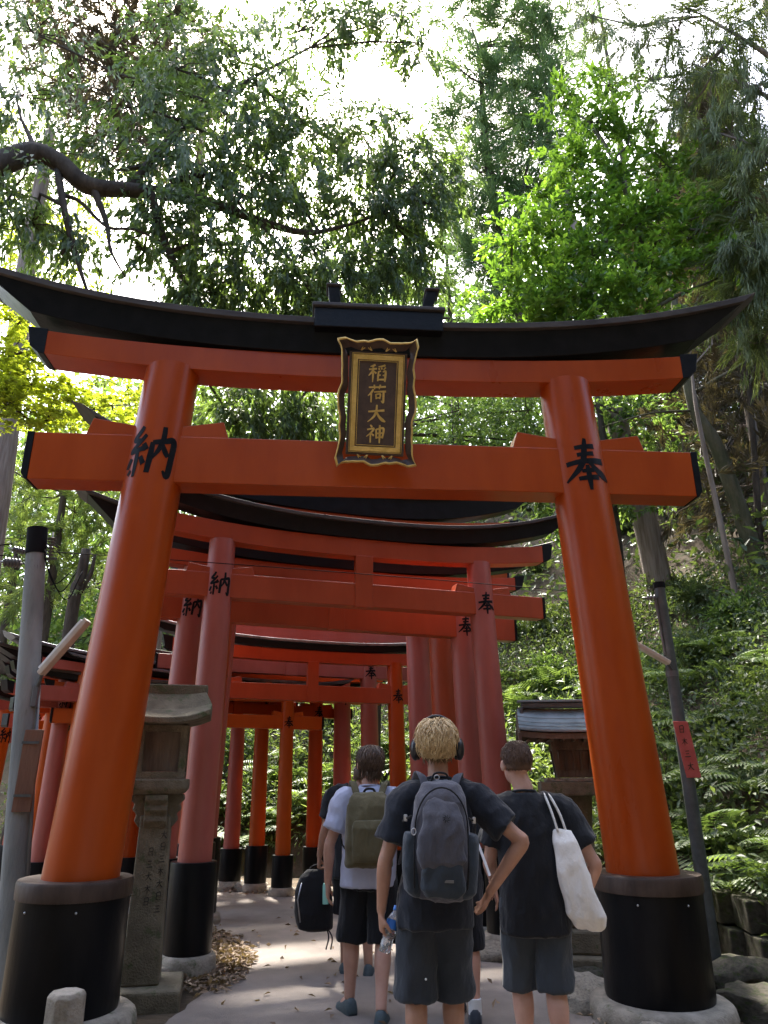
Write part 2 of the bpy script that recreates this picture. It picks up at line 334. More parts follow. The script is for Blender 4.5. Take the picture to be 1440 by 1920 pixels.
me = fastmesh('path', V, np.concatenate([q[:, [0, 1, 2]], q[:, [0, 2, 3]]]), 'asphalt'); me.shade_smooth(); tag(link('path', me), kind='structure')

# ------------------------------------------------------------------ torii
def torii(label, L, R, rp, zn, zs, base, pm='vermilion', bm='vermilion', over=.95, curve=.22, strut=True, lip='lip', glyphs=True,
          kas=.26, big=False, lean=.045, rb=None, depth=None, plinth=.12, gw=1.0, char=None):
    """L, R: ground points under the pillars; rp: pillar radius; zn, zs: (bottom, top) of tie beam and upper beam; base: sleeve top height"""
    L, R = Vector((*L, 0)), Vector((*R, 0)); c = (L + R) / 2; span = (R - L).length; rz = math.atan2(R.y - L.y, R.x - L.x)
    t = empty('torii_gate', c, rz, label, 'torii gate', None if big else 'row of torii gates over the path')
    hs = span / 2; rb = rb or rp * 1.32; d = depth or rp * .52; topz = zs[0] + .06
    lr_ = lean if hasattr(lean, '__len__') else (lean, lean)
    ax = lambda s, z: s * (hs - lr_[s > 0] * z)
    rad = lambda z: rp * (1 - .15 * z / topz)
    for s in (-1, 1):
        m = MB(); m.loft([[(ax(s, z) + rad(z) * math.cos(2 * math.pi * i / 40), rad(z) * math.sin(2 * math.pi * i / 40), z) for i in range(40)] for z in (base - .1, (base + topz) / 2, topz)])
        p = m.build('pillar', pm, t, True, sharp=40)
        if glyphs:
            g = MB(); zc = (zn[0] + zn[1]) / 2 + (.02 if big else 0); w = rp * 1.45 * gw
            def fm(u, v, th, s=s, zc=zc):
                z = zc + v; r = rad(z) + .0015 + th; an = u / rad(z) - math.pi / 2; return (ax(s, z) + r * math.cos(an), r * math.sin(an), z)
            glyph(g, 'nou' if s < 0 else 'hou', w, w * 1.12, fm); g.build('painted_character', 'ink', p)
        x0 = ax(s, base / 2); m = MB(); pz = plinth
        if big:
            m.lathe([(rb * .985, pz), (rb, pz + .03), (rb, base - .115)], 44, (x0, 0, 0)); sl_ = m.build('base_sleeve', 'sleeve', t, True, sharp=40)
            b_ = MB().lathe([(rb + .012, base - .113), (rb + .014, base - .02), (rb + .004, base)], 44, (x0, 0, 0)).build('sleeve_band', 'band', sl_, True, sharp=40)
            for k in (-.6, .35):
                a_ = -math.pi / 2 + k; MB().ell((x0 + (rb + .002) * math.cos(a_), (rb + .002) * math.sin(a_), base - .17), (.008, .008, .008), 8, 5).build('nail', 'silver', sl_, True)
        else:
            m.lathe([(rb * .99, pz), (rb, pz + .02), (rb, base - .012), (rb * .985, base)], 28, (x0, 0, 0)); m.build('base_sleeve', 'sleeve', t, True, sharp=40)
        pr = rb * (1.32 if big else 1.22)
        MB().lathe([(pr, -.03), (pr * 1.02, pz * .35), (pr * .99, pz * .8), (pr * .93, pz * .98), (rb * .97, pz + .004)], 30, (x0, 0, 0)).build('stone_plinth', 'stone', t, True, sharp=60)
    # tie beam with black ends
    hn = ax(1, zn[0]) + over * .86; ec = .055 if big else .03
    MB().box((-hn, -d, zn[0]), (hn, d, zn[1])).build('tie_beam', bm, t, bevel=.008)
    for s in (-1, 1):
        x0, x1 = s * (hn - .001), s * (hn + ec)
        MB().prism([(x0, zn[0] - .004), (s * (hn + ec * .35), zn[0] - .004), (x1, zn[0] + ec * .9), (x1, zn[1] + .004), (x0, zn[1] + .004)], -d - .004, d + .004).build('beam_end', 'black', t, bevel=.005)
        for q_ in (-1, 1):                                # wedges on both sides of the pillar
            xp = ax(s, zn[1]); r = rad(zn[1]); h = (zn[1] - zn[0]) * .36; wl = r * 1.55
            pa = [(xp + q_ * r * .55, zn[1] - .012), (xp + q_ * (r + wl), zn[1] - .012), (xp + q_ * (r + wl * .86), zn[1] + h), (xp + q_ * r * .55, zn[1] + h * .55)]
            MB().prism(pa, -d * .93, d * .93).build('wedge', bm, t, bevel=.006)
    # upper beam, gently curved, with black ends
    hu = ax(1, zs[0]) + over; N = 28
    def sweep(sec, hb, ht, zr, cv, m, nm, par, ends=True, sm=False):
        rings = []
        for k in range(N + 1):
            s = -1 + 2 * k / N; ring = []
            for (yy, zz) in sec:
                f = (zz - zr[0]) / max(1e-6, zr[1] - zr[0]); xx = s * (hb + (ht - hb) * f); ring.append((xx, yy, zz + cv * abs(xx / hu) ** 2.6))
            rings.append(ring)
        return MB().loft(rings).build(nm, m, par, sm, bevel=.004)
    c2 = curve * .5
    ds = d * 1.12
    sweep([(-ds, zs[0]), (ds, zs[0]), (ds, zs[1]), (-ds, zs[1])], hu * .985, hu, zs, c2, bm, 'upper_beam', t)
    for s in (-1, 1):
        cz = c2 * 1.0; x0 = s * (hu * .985 - .02); e2 = ec * 1.3
        MB().prism([(x0, zs[0] + cz * .93 - .005), (x0 + s * (e2 * .5 + .02), zs[0] + cz - .002), (x0 + s * (e2 + .06), zs[0] + cz + ec * 1.2), (x0 + s * (e2 + .1), zs[1] + cz + .03), (x0, zs[1] + cz + .01)], -ds - .005, ds + .005).build('beam_end', 'black', t, bevel=.005)
    # black top beam flaring upwards with a roof board on it
    z0 = zs[1] + .001; h1 = kas; fl = d * 1.9; ov = over * .62
    kb = sweep([(-ds - .03, z0), (ds + .03, z0), (fl, z0 + h1), (-fl, z0 + h1)], hu + ec + .05, hu + ov * .8, (z0, z0 + h1), curve, 'black', 'top_beam', t)
    z1 = z0 + h1 + .002; th = .055 if big else .035
    sweep([(-fl - .04, z1), (fl + .04, z1), (fl + .045, z1 + th), (0, z1 + th + fl * .24), (-fl - .045, z1 + th)], hu + ov * .82, hu + ov, (z1, z1 + th), curve, lip, 'roof_board', t)
    if strut:
        w = rp * .62; MB().box((-w, -d - .012, zn[0] - .01), (w, -d + .06, zs[0] + .01)).build('centre_strut', bm, t, bevel=.005)
    return t, dict(hs=hs, d=d, z1=z1, th=th, fl=fl)

P2 = lambda px, Y, z=1.6: (lambda v: (v.x, Y))(at(px, 960 + FPX * math.tan(PITCH - math.atan2(z - EYE, Y)), Y))
main, D = torii('large foreground torii gate with gilded name plaque on its beams', (-2.14, 5.63), (1.93, 5.93), .262, (3.80, 4.21), (4.81, 5.03), .91, over=1.11, curve=.27, strut=False,
                kas=.225, big=True, lean=.062, rb=.365, depth=.125, plinth=.13, gw=1.12)
# ridge cap with two braces on the main gate
zc = D['z1'] + D['th']
cap = MB().box((-.52, -D['fl'] - .075, zc - .11), (.60, D['fl'] + .075, zc + .085)).build('ridge_cap', 'black', main, bevel=.01)
MB().box((-.54, -D['fl'] - .10, zc + .087), (.62, D['fl'] + .10, zc + .125)).build('cap_board', 'lip', cap, bevel=.008)
for x, tl in ((-.34, -.02), (.46, .05)):
    MB().loft([[(x - .05, -.30, zc + .12), (x + .05, -.30, zc + .12), (x + .05, -.14, zc + .12), (x - .05, -.14, zc + .12)],
               [(x - .05 + tl, -.32, zc + .30), (x + .05 + tl, -.32, zc + .30), (x + .05 + tl, -.18, zc + .30), (x - .05 + tl, -.18, zc + .30)]]).build('brace', 'black', cap, bevel=.01)
    MB().box((x - .065 + tl, -.34, zc + .301), (x + .065 + tl, -.16, zc + .32)).build('brace_cap', 'lip', cap, bevel=.006)

# plaque, leaning forward from the beams
pc = at(706, 757, 5.36); yw = math.atan2(.30, 3.92)
pq = empty('name_plaque', pc, 0, 'dark plaque with four gold characters in a carved gilded frame', 'plaque')
pq.rotation_euler = (math.radians(17), math.radians(1.0), yw)           # top leans towards the path
PW, PH = .61, 1.0
rng = np.random.default_rng(5)
def wavy(w, h, amp):
    pts = []
    for (x0, z0, x1, z1, n) in ((-w, -h, w, -h, 20), (w, -h, w, h, 28), (w, h, -w, h, 20), (-w, h, -w, -h, 28)):
        for k in range(n):
            t = k / n; a_ = amp * (math.cos(t * 2 * math.pi * 2) * .8 + math.cos(t * 2 * math.pi * 4 + .6) * .35 + math.cos(t * 2 * math.pi * 7) * .18) * (1 if 0 < k else 1.6)
            L_ = math.hypot(x1 - x0, z1 - z0); nx, nz = (z1 - z0) / L_, -(x1 - x0) / L_
            pts.append((x0 + (x1 - x0) * t + nx * a_, z0 + (z1 - z0) * t + nz * a_))
    return pts
outer = wavy(PW / 2 - .01, PH / 2 - .01, .016); inner = [(x * .84, z * .90) for x, z in outer]
n = len(outer)
fr = MB(); fr.add([(x, -.075, z) for x, z in outer] + [(x, -.012, z) for x, z in inner] + [(x, .0, z) for x, z in outer], [])
fr.f += [(i, (i + 1) % n, n + (i + 1) % n, n + i) for i in range(n)]
fr.build('carved_frame', 'plaque', pq, True)
rim = MB(); rim.add([(x, -.082, z) for x, z in outer] + [(x * 1.035, -.078, z * 1.022) for x, z in outer] + [(x * 1.03, .0, z * 1.02) for x, z in outer] + [(x * .985, -.07, z * .99) for x, z in outer], [])
for k0, k1 in ((0, 1), (1, 2), (3, 0)): rim.f += [(k0 * n + i, k0 * n + (i + 1) % n, k1 * n + (i + 1) % n, k1 * n + i) for i in range(n)]
rim.build('gilded_rim', 'gold', pq, True)
MB().box((-.235, -.012, -.42), (.235, .03, .42)).build('panel', 'plaque', pq)
gf = MB(); a1, b1, a2, b2 = .205, .395, .165, .355
for (x0, x1, z0, z1) in ((-a1, a1, b2, b1), (-a1, a1, -b1, -b2), (-a1, -a2, -b2, b2), (a2, a1, -b2, b2)): gf.box((x0, -.024, z0), (x1, -.011, z1))
gfo = gf.build('gold_border', 'gold', pq, bevel=.003)
ln = MB()
for (a_, b_) in ((.2135, .4035), (.1565, .3465)):
    for (x0, x1, z0, z1) in ((-a_, a_, b_ - .004, b_), (-a_, a_, -b_, -b_ + .004), (-a_, -a_ + .004, -b_, b_), (a_ - .004, a_, -b_, b_)): ln.box((x0, -.029, z0), (x1, -.010, z1))
ln.build('border_moulding', 'gold', pq)
for i, k in enumerate(('ine', 'ka', 'dai', 'kami')):
    g = MB(); zc_ = .245 - i * .165
    glyph(g, k, .155, .150, lambda u, v, th, zc_=zc_: (u, -.0125 - th * 3, zc_ + v)); g.build('gold_character', 'gold', pq)
for sx in (-1, 1):
    for zz, sg in ((.437, 1), (-.437, -1)):
        sc_ = MB()
        for k in (-1, 1):
            sc_.tube([(sx * .10 + k * (.012 + .03 * t) + k * .018 * math.sin(t * 4), -.034, zz - sg * (.022 * math.sin(t * 3.6) - .01)) for t in np.linspace(0, 1, 9)], .0045, 6)
        sc_.build('gold_scroll', 'gold', pq, True)
for s in (-1, 1):
    MB().tube([(s * .2, .02, .30), (s * .2, .20, .33)], .012, 8).build('hanging_bracket', 'black', pq)

def tor2(label, pxR, YR, yaw, span, rp, zn, zs, base, **kw):
    R = P2(pxR, YR, kw.pop('zref', 1.6)); a_ = math.radians(yaw); L = (R[0] - span * math.cos(a_), R[1] - span * math.sin(a_))
    return torii(label, L, R, rp, zn, zs, base, **kw)
# second and third gates
torii('vermilion torii gate second from the front with black centre-lit beams and strut', (-1.66, 7.10), (1.20, 8.0), .152, (3.21, 3.45), (3.74, 3.93), .87, pm='pink', bm='red', over=.82, curve=.26, kas=.15, plinth=.17, rb=.20, lean=(.010, .042))
tor2('third torii gate, its black top beam seen below that of the second', 892, 8.75, 20, 3.35, .150, (3.10, 3.36), (3.62, 3.78), .85, pm='pink', bm='red', over=.78, curve=.22, kas=.20, glyphs=True, lean=.035)
tor2('tall fourth torii gate whose curved roof rises above the second one', 850, 9.7, 19, 3.1, .185, (4.0, 4.3), (4.62, 4.80), .9, pm='red', bm='vermilion', over=1.16, curve=.36, kas=.26, lean=.035, strut=False)
tor2('fifth torii gate with thick pinkish pillars behind the headphone wearer', 800, 10.4, 20, 2.9, .182, (3.55, 3.85), (4.0, 4.2), .9, pm='pink', bm='red', over=.7, curve=.2, kas=.2, lean=.03)
tor2('small red torii gate with pale edged roof framed by the second gate', 752, 11.3, 21, 2.75, .132, (2.58, 2.80), (3.12, 3.29), .62, pm='vermilion', bm='red', over=.75, curve=.14, kas=.085, lip='whitelip', lean=.03)
tor2('faded pink torii gate just behind the small red one', 700, 12.0, 22, 2.75, .150, (3.03, 3.24), (3.57, 3.75), .62, pm='pink', bm='pink', over=.8, curve=.18, kas=.16, lean=.03)
tor2('pale pink torii gate at the bend, its pillar left of the faded one', 645, 12.3, 27, 2.75, .152, (2.68, 2.86), (2.99, 3.12), .6, pm='pink', bm='orange', over=.75, curve=.14, kas=.06, lean=.02)
tor2('red torii gate at the bend with its strut above the small beam', 593, 12.25, 34, 2.8, .125, (2.46, 2.62), (2.76, 2.88), .58, pm='vermilion', bm='vermilion', over=.72, curve=.10, kas=.06, lip='whitelip', lean=.015)
tor2('low dark orange torii gate at the bend with small beam across the view', 537, 11.5, 24, 2.75, .112, (2.24, 2.43), (2.62, 2.73), .53, pm='orange', bm='orange', over=.62, curve=.10, kas=.07, lean=.01)
tor2('orange torii gate with pale pink tie beam, left of the low one', 489, 11.95, 38, 2.8, .122, (2.51, 2.70), (2.88, 3.0), .62, pm='orange', bm='pink', over=.66, curve=.12, kas=.08, lip='whitelip', lean=.01)
tor2('pinkish weathered torii gate farther round the bend', 443, 12.2, 42, 2.8, .125, (2.44, 2.62), (2.80, 2.92), .56, pm='pink', bm='pink', over=.66, curve=.12, kas=.08, lean=.01)
tor2('bright orange torii gate beside the left pillar of the second gate', 402, 12.9, 46, 2.8, .125, (2.42, 2.60), (2.80, 2.92), .6, pm='orange', bm='vermilion', over=.66, curve=.14, kas=.09, lip='whitelip', lean=.01)
def torL(label, pxL, YL, yaw, span, rp, zn, zs, base, **kw):
    L = P2(pxL, YL); a_ = math.radians(yaw); R = (L[0] + span * math.cos(a_), L[1] + span * math.sin(a_)); return torii(label, L, R, rp, zn, zs, base, **kw)
torL('orange torii gate whose left pillar shows right of the concrete pole', 92, 11.9, 55, 2.7, .155, (2.16, 2.38), (2.62, 2.78), .6, pm='orange', bm='orange', over=.6, curve=.2, kas=.14, lip='whitelip', lean=.05)
torL('orange torii gate half hidden by the concrete pole', 40, 12.3, 58, 2.7, .150, (2.3, 2.5), (2.72, 2.88), .6, pm='red', bm='pink', over=.6, curve=.2, kas=.14, lean=.05)
torL('leftmost torii gate cut by the picture edge beside the concrete pole', -22, 12.6, 60, 2.7, .155, (2.10, 2.32), (2.56, 2.72), .6, pm='orange', bm='pink', over=.6, curve=.2, kas=.14, lip='whitelip', lean=.05)

# ------------------------------------------------------------------ stone lantern on the left
lt = empty('stone_lantern', (-1.80, 6.33, 0), math.radians(12), 'mossy stone lantern with inscribed square post beside the foreground left pillar', 'stone lantern')
MB().box((-.30, -.30, -.05), (.30, .30, .13)).build('plinth', 'lantern', lt, bevel=.02)
MB().loft([[(-.135, -.135, .131), (.135, -.135, .131), (.135, .135, .131), (-.135, .135, .131)], [(-.115, -.115, 1.28), (.115, -.115, 1.28), (.115, .115, 1.28), (-.115, .115, 1.28)]]).build('post', 'lantern', lt, bevel=.012)
prof = [(0, 1.43), (.20, 1.43), (.205, 1.39), (.17, 1.36), (.185, 1.32), (.15, 1.285), (.165, 1.24), (.125, 1.19), (0, 1.19)]
bk = MB(); bk.prism([(x, z) for x, z in prof] + [(-x, z) for x, z in prof[::-1][1:-1]], -.085, .085); bk.build('bracket', 'lantern', lt, bevel=.01)
bk = MB(); bk.prism([(x, z) for x, z in prof] + [(-x, z) for x, z in prof[::-1][1:-1]], -.086, .086, 'yz'); bk.build('bracket', 'lantern', lt, bevel=.01)
MB().loft([[(sx * w, sy * w, z) for sx, sy in ((-1, -1), (1, -1), (1, 1), (-1, 1))] for w, z in ((.19, 1.431), (.225, 1.47), (.225, 1.545))]).build('platform', 'lantern', lt, bevel=.012)
fb = MB()
for sx in (-1, 1):
    for sy in (-1, 1): fb.box((sx * .165 - .027, sy * .165 - .027, 1.546), (sx * .165 + .027, sy * .165 + .027, 1.95))
for z0, z1 in ((1.546, 1.60), (1.90, 1.951)):
    for s in (-1, 1): fb.box((-.14, s * .165 - .026, z0), (.14, s * .165 + .026, z1)); fb.box((s * .165 - .026, -.14, z0), (s * .165 + .026, .14, z1))
fbo = fb.build('fire_box', 'lantern', lt)
MB().box((-.137, -.158, 1.601), (.137, -.15, 1.899)).build('wooden_shutter', 'wood', fbo)
for z in (1.68, 1.76): MB().tube([(.165, -.14, z), (.165, .14, z)], .006, 6).build('lattice_bar', 'wood', fbo)
for y in (-.05, .05): MB().tube([(.165, y, 1.6), (.165, y, 1.9)], .006, 6).build('lattice_bar', 'wood', fbo)
rf = MB(); rings = []
for k in range(9):                                         # swept saddle roof, ridge along x
    t = -1 + 2 * k / 8; x = t * .36; up = .07 * abs(t) ** 2.5
    rings.append([(x, -.36, 1.955 + up), (x, -.36, 2.0 + up), (x, -.20, 2.075 + up * .7), (x * .86, -.07, 2.21 + up * .3), (x * .86, .07, 2.21 + up * .3), (x, .20, 2.075 + up * .7), (x, .36, 2.0 + up), (x, .36, 1.955 + up)])
rfo = rf.loft(rings).build('roof', 'lantern', lt, bevel=.008)
MB().box((-.32, -.075, 2.20), (.32, .075, 2.285)).build('ridge', 'lantern', rfo, bevel=.01)
for col, keys, x in ((0, ('hi', 'san', 'dai', 'ki', 'hi'), -.01), (1, ('dai', 'hi', 'san', 'ki', 'dai', 'hi', 'san'), .075)):
    for i, k in enumerate(keys):
        g = MB(); zc_ = 1.02 - i * .085 + col * .12; hw = .115 + (.02 * (1 - (zc_ - .13) / 1.15))
        glyph(g, k, .05, .06, lambda u, v, th, x=x, zc_=zc_, hw=hw: (x + u, -hw - .0015 - th * .5, zc_ + v))
        g.build('carved_character', 'worn_ink', lt)

# ------------------------------------------------------------------ lantern with metal roof on the right
rl = empty('wooden_lantern', (1.80, 7.45, 0), math.radians(-8), 'wooden lantern with grey metal roof on stone post behind the right pillar', 'lantern')
for i, (w, z0, z1) in enumerate(((.50, -.06, .16), (.40, .161, .34), (.30, .341, .52))): MB().box((-w, -w, z0), (w, w, z1)).build('stone_step', 'lantern', rl, bevel=.02)
MB().lathe([(.15, .521), (.13, .7), (.115, 1.1), (.135, 1.40)], 14).build('post', 'lantern', rl, True, sharp=50)
MB().box((-.29, -.25, 1.401), (.29, .25, 1.52)).build('platform', 'lantern', rl, bevel=.012)
MB().box((-.235, -.2, 1.521), (.235, .2, 1.555)).build('upper_platform', 'stone', rl, bevel=.006)
bx = MB()
for sx in (-1, 1):
    for sy in (-1, 1): bx.loft([[(sx * w + a_, sy * w * .9 + b_, z) for a_, b_ in ((-.02, -.02), (.02, -.02), (.02, .02), (-.02, .02))] for w, z in ((.125, 1.556), (.165, 1.90))])
for z0, z1, w in ((1.556, 1.62, .125), (1.80, 1.90, .158)):
    for s in (-1, 1): bx.box((-w, s * w * .9 - .015, z0), (w, s * w * .9 + .015, z1)); bx.box((s * w - .015, -w * .9, z0), (s * w + .015, w * .9, z1))
bxo = bx.build('fire_box', 'wood', rl)
for s in (-1, 1):
    for k in (-.06, 0, .06): MB().box((k - .006, s * .128 - .008, 1.62), (k + .006, s * .128 + .008, 1.80)).build('window_bar', 'wood', bxo)
MB().box((-.118, -.105, 1.60), (.118, .105, 1.86)).build('inner_box', 'wood', bxo)
rl.scale = (1.14, 1.05, 1.0)
def roofz(v): return 2.20 - .30 * v ** .62 + .05 * v ** 4          # v: 0 ridge .. 1 eave
rf = MB(); rings = []
for k in range(11):
    t = -1 + 2 * k / 10; x = t * .43; up = .025 * abs(t) ** 3; prof = [(-v * .40, roofz(v) + up - .012) for v in np.linspace(1, 0, 8)] + [(v * .40, roofz(v) + up - .012) for v in np.linspace(.12, 1, 7)]
    rings.append([(x, y, z) for y, z in prof] + [(x, y, z - .05) for y, z in prof[::-1]])
rfo = rf.loft(rings).build('roof', 'wood', rl, True, sharp=30)
for s in (-1, 1):
    for i in range(6):
        v0, v1 = i / 6 + .03, (i + 1) / 6 + .05; m = MB()
        m.loft([[(x, s * v0 * .40, roofz(v0) + .004 + .025 * abs(x / .43) ** 3), (x, s * v1 * .402, roofz(min(v1, 1.05)) + .012 + .025 * abs(x / .43) ** 3), (x, s * v1 * .402, roofz(min(v1, 1.05)) - .002 + .025 * abs(x / .43) ** 3), (x, s * v0 * .40, roofz(v0) - .006 + .025 * abs(x / .43) ** 3)] for x in np.linspace(-.435, .435, 9)])
        m.build('roof_strip', 'copper', rfo)
MB().box((-.40, -.05, 2.195), (.40, .05, 2.25)).build('ridge', 'metal', rfo, bevel=.012)
MB().box((-.43, -.065, 2.251), (.43, .065, 2.272)).build('ridge_board', 'copper', rfo, bevel=.005)
for s in (-1, 1):
    MB().box((s * .40 - .015, -.06, 2.14), (s * .40 + .015, .06, 2.2)).build('ridge_end', 'metal', rfo, bevel=.006)
    for sy in (-1, 1):                                       # bargeboards along the gables
        MB().loft([[(s * .435 - .012, sy * v * .405, roofz(v) - .075), (s * .435 + .012, sy * v * .405, roofz(v) - .075), (s * .435 + .012, sy * v * .405, roofz(v) - .008), (s * .435 - .012, sy * v * .405, roofz(v) - .008)] for v in np.linspace(.02, 1.03, 8)]).build('bargeboard', 'wood', rfo)
for k in np.linspace(-.36, .36, 9): MB().box((k - .012, -.36, 1.875), (k + .012, .36, 1.895)).build('rafter', 'wood', rfo)

# ------------------------------------------------------------------ poles, lamps, wires
b0 = atz(12, 1935); top = at(70, 1000, 6.35); b0 = Vector((at(24, 1850, 6.35).x - .02, 6.35, 0))
up_ = empty('concrete_pole', b0, 0, 'short grey concrete utility pole with insulators at the left edge', 'utility pole')
tp = top - b0; A_ = lambda f: tp * f
MB().tube([(0, 0, -.1), A_(.5), A_(1)], [.108, .095, .082], 24).build('shaft', 'concrete', up_, True, sharp=50)
MB().tube([A_(.945), A_(1.012)], .088, 20).build('pole_cap', 'rubber', up_, True, sharp=50)
MB().tube([A_(.05) + Vector((.11, -.045, 0)), A_(.35) + Vector((.115, -.04, 0)), A_(.62) + Vector((.11, -.03, 0))], .014, 8).build('conduit', 'porcelain', up_, True)
for f in (.64, .90): MB().tube([A_(f - .012), A_(f + .012)], [.102 - .02 * f] * 2, 20).build('strap', 'porcelain', up_, True, sharp=50)
def insul(p, d, n, r, par):
    m = MB()
    for k in range(n): m.tube([p + d * (k * .03), p + d * (k * .03 + .012), p + d * (k * .03 + .02)], [r * .45, r, r * .4], 14)
    m.tube([p - d * .06, p + d * (n * .03 + .04)], .008, 6); return m.build('insulator', 'porcelain', par, True)
insul(A_(.965) + Vector((.14, -.02, -.09)), Vector((0, 0, 1)), 6, .035, up_)
insul(A_(.92) + Vector((-.12, -.03, 0)), Vector((-1, 0, .1)).normalized(), 5, .045, up_)
insul(A_(.95) + Vector((-.09, -.03, 0)), Vector((-1, .1, .25)).normalized(), 4, .03, up_)
MB().tube([A_(.95) + Vector((.06, 0, -.06)), A_(.95) + Vector((.2, -.02, -.06))], .012, 6).build('bracket_arm', 'metal', up_)
for k in range(3):
    MB().tube(catmull([A_(.955) + Vector((.09, -.03, 0)), A_(.91) + Vector((.12, -.05, .02)), A_(.87 - .02 * k) + Vector((.19 + .05 * k, -.02, 0)), A_(.90) + Vector((.30 + .05 * k, .05, .02))], 5), .005, 5).build('cable_loop', 'rubber', up_, True)
# tube lamp
lp = empty('tube_lamp', A_(.635) + b0, 0, 'pale fluorescent tube lamp slanting out from the concrete pole', 'lamp')
p0 = Vector((.14, -.10, .06)); p1 = at(165, 1163, 6.15) - (A_(.635) + b0)
dv = (p1 - p0).normalized(); sd = dv.cross(Vector((0, 1, 0))).normalized()
def slab(p, q, u, w, h, v=None):
    v = v or (q - p).normalized().cross(u).normalized(); return [[p + u * a_ * w + v * c_ * h for a_, c_ in ((-1, -1), (1, -1), (1, 1), (-1, 1))], [q + u * a_ * w + v * c_ * h for a_, c_ in ((-1, -1), (1, -1), (1, 1), (-1, 1))]]
MB().loft(slab(p0, p1, Vector((0, 1, 0)), .05, .022)).build('housing', 'lampbody', lp, bevel=.008)
MB().loft(slab(p0 + dv * .03 + sd * .032, p1 - dv * .03 + sd * .032, Vector((0, 1, 0)), .036, .012)).build('diffuser', 'white', lp, bevel=.006)
MB().tube([Vector((.09, -.02, -.1)), Vector((.12, -.07, -.03)), p0 + dv * .03], .016, 8).build('arm', 'metal', lp, True)
MB().box((.085, -.08, -.20), (.13, -.03, -.02)).build('ballast_box', 'porcelain', lp, bevel=.006)
sg = empty('wooden_sign_board', A_(.43) + b0, 0, 'narrow brown wooden board strapped to the concrete pole', 'sign board')
MB().loft([[(.01, -.118, -.26), (.15, -.10, -.26), (.15, -.08, -.26), (.01, -.098, -.26)], [(.02, -.118, .36), (.16, -.10, .36), (.16, -.08, .36), (.02, -.098, .36)]]).build('board', 'board', sg, bevel=.004)
for z in (-.15, .25): MB().box((.012, -.124, z), (.15, -.1185, z + .02)).build('strap', 'metal', sg)
# right pole
r0 = Vector((at(1345, 1830, 7.0).x, 7.0, 0)); r0.z = 0; r1 = at(1236, 1100, 7.0)
rp_ = empty('metal_pole', r0, 0, 'thin dark metal pole leaning in front of the ferny bank', 'pole'); tp2 = r1 - r0
MB().tube([(0, 0, -.3), tp2 * .5, tp2], [.062, .056, .050], 16).build('shaft', 'metal', rp_, True, sharp=50)
MB().tube([tp2 * .995, tp2 * 1.012], .056, 16).build('pole_cap', 'rubber', rp_, True, sharp=50)
MB().tube([tp2 * .80 + Vector((-.05, -.03, 0)), tp2 * .97 + Vector((-.07, -.03, 0))], .010, 6).build('conduit', 'porcelain', rp_)
insul(tp2 * .965 + Vector((-.06, -.02, 0)), Vector((-1, 0, .0)), 3, .035, rp_)
MB().tube([tp2 * .74, tp2 * .755], .058, 16).build('strap', 'porcelain', rp_, True, sharp=50)
l2 = empty('tube_lamp', tp2 * .78 + r0, 0, 'weathered tube lamp slanting off the thin metal pole at right', 'lamp')
q0 = Vector((-.04, -.07, -.02)); q1 = at(1196, 1210, 6.9) - (tp2 * .78 + r0); q1 = q0 + (q1 - q0) * 1.25
MB().loft(slab(q0, q1, Vector((0, 1, 0)), .045, .02)).build('housing', 'lampbody', l2, bevel=.008)
MB().tube([(.0, -.04, -.09), (-.05, -.07, -.03), q0], .012, 6).build('arm', 'metal', l2)
s2 = empty('red_sign', tp2 * .55 + r0, 0, 'narrow faded red sign on the thin metal pole', 'sign')
MB().loft([[(-.03, -.075, -.26), (.10, -.07, -.26), (.10, -.06, -.26), (-.03, -.065, -.26)], [(-.09, -.075, .22), (.045, -.07, .22), (.045, -.06, .22), (-.09, -.065, .22)]]).build('panel', 'redsign', s2, bevel=.003)
g = MB()
for i, k in enumerate(('hi', 'ki', 'san', 'dai')): glyph(g, k, .06, .07, lambda u, v, th, i=i: (-.005 + .0 + u - .12 * (.15 - i * .105), -.0765 - th * .4, .15 - i * .105 + v))
g.build('faint_lettering', 'band', s2)
# wires between the poles and beyond
def wire(a_, b_, sag, label, r=.006):
    pts = [Vector(a_).lerp(Vector(b_), t) - Vector((0, 0, sag * 4 * t * (1 - t))) for t in np.linspace(0, 1, 24)]
    tag(MB().tube(pts, r, 5).build('overhead_wire', 'rubber', None, True), label, 'wire')
wire(b0 + A_(.95) + Vector((.16, -.02, 0)), r0 + tp2 * .965 + Vector((-.12, 0, 0)), -.02, 'thin black wire crossing the gates between the two poles', .0045)
wire(b0 + A_(.94) + Vector((-.26, -.03, 0)), (-9, 5.6, 4.0), .15, 'black wire running off to the left from the concrete pole top')
wire(b0 + A_(.97) + Vector((-.2, -.03, 0)), (-9, 6.6, 3.75), .2, 'second black wire running off left below the first')
# low concrete bollard
bo = empty('concrete_bollard', (at(127, 1855, 4.62).x, 4.62, 0), math.radians(8), 'short rough concrete post in front of the left base sleeve', 'bollard')
bz = at(127, 1858, 4.62).z
MB().loft([[(sx * w, sy * w, z) for sx, sy in ((-1, -.35), (-.35, -1), (.35, -1), (1, -.35), (1, .35), (.35, 1), (-.35, 1), (-1, .35))] for w, z in ((.10, -.1), (.094, bz - .02), (.080, bz))]).build('post', 'stone', bo, bevel=.006)

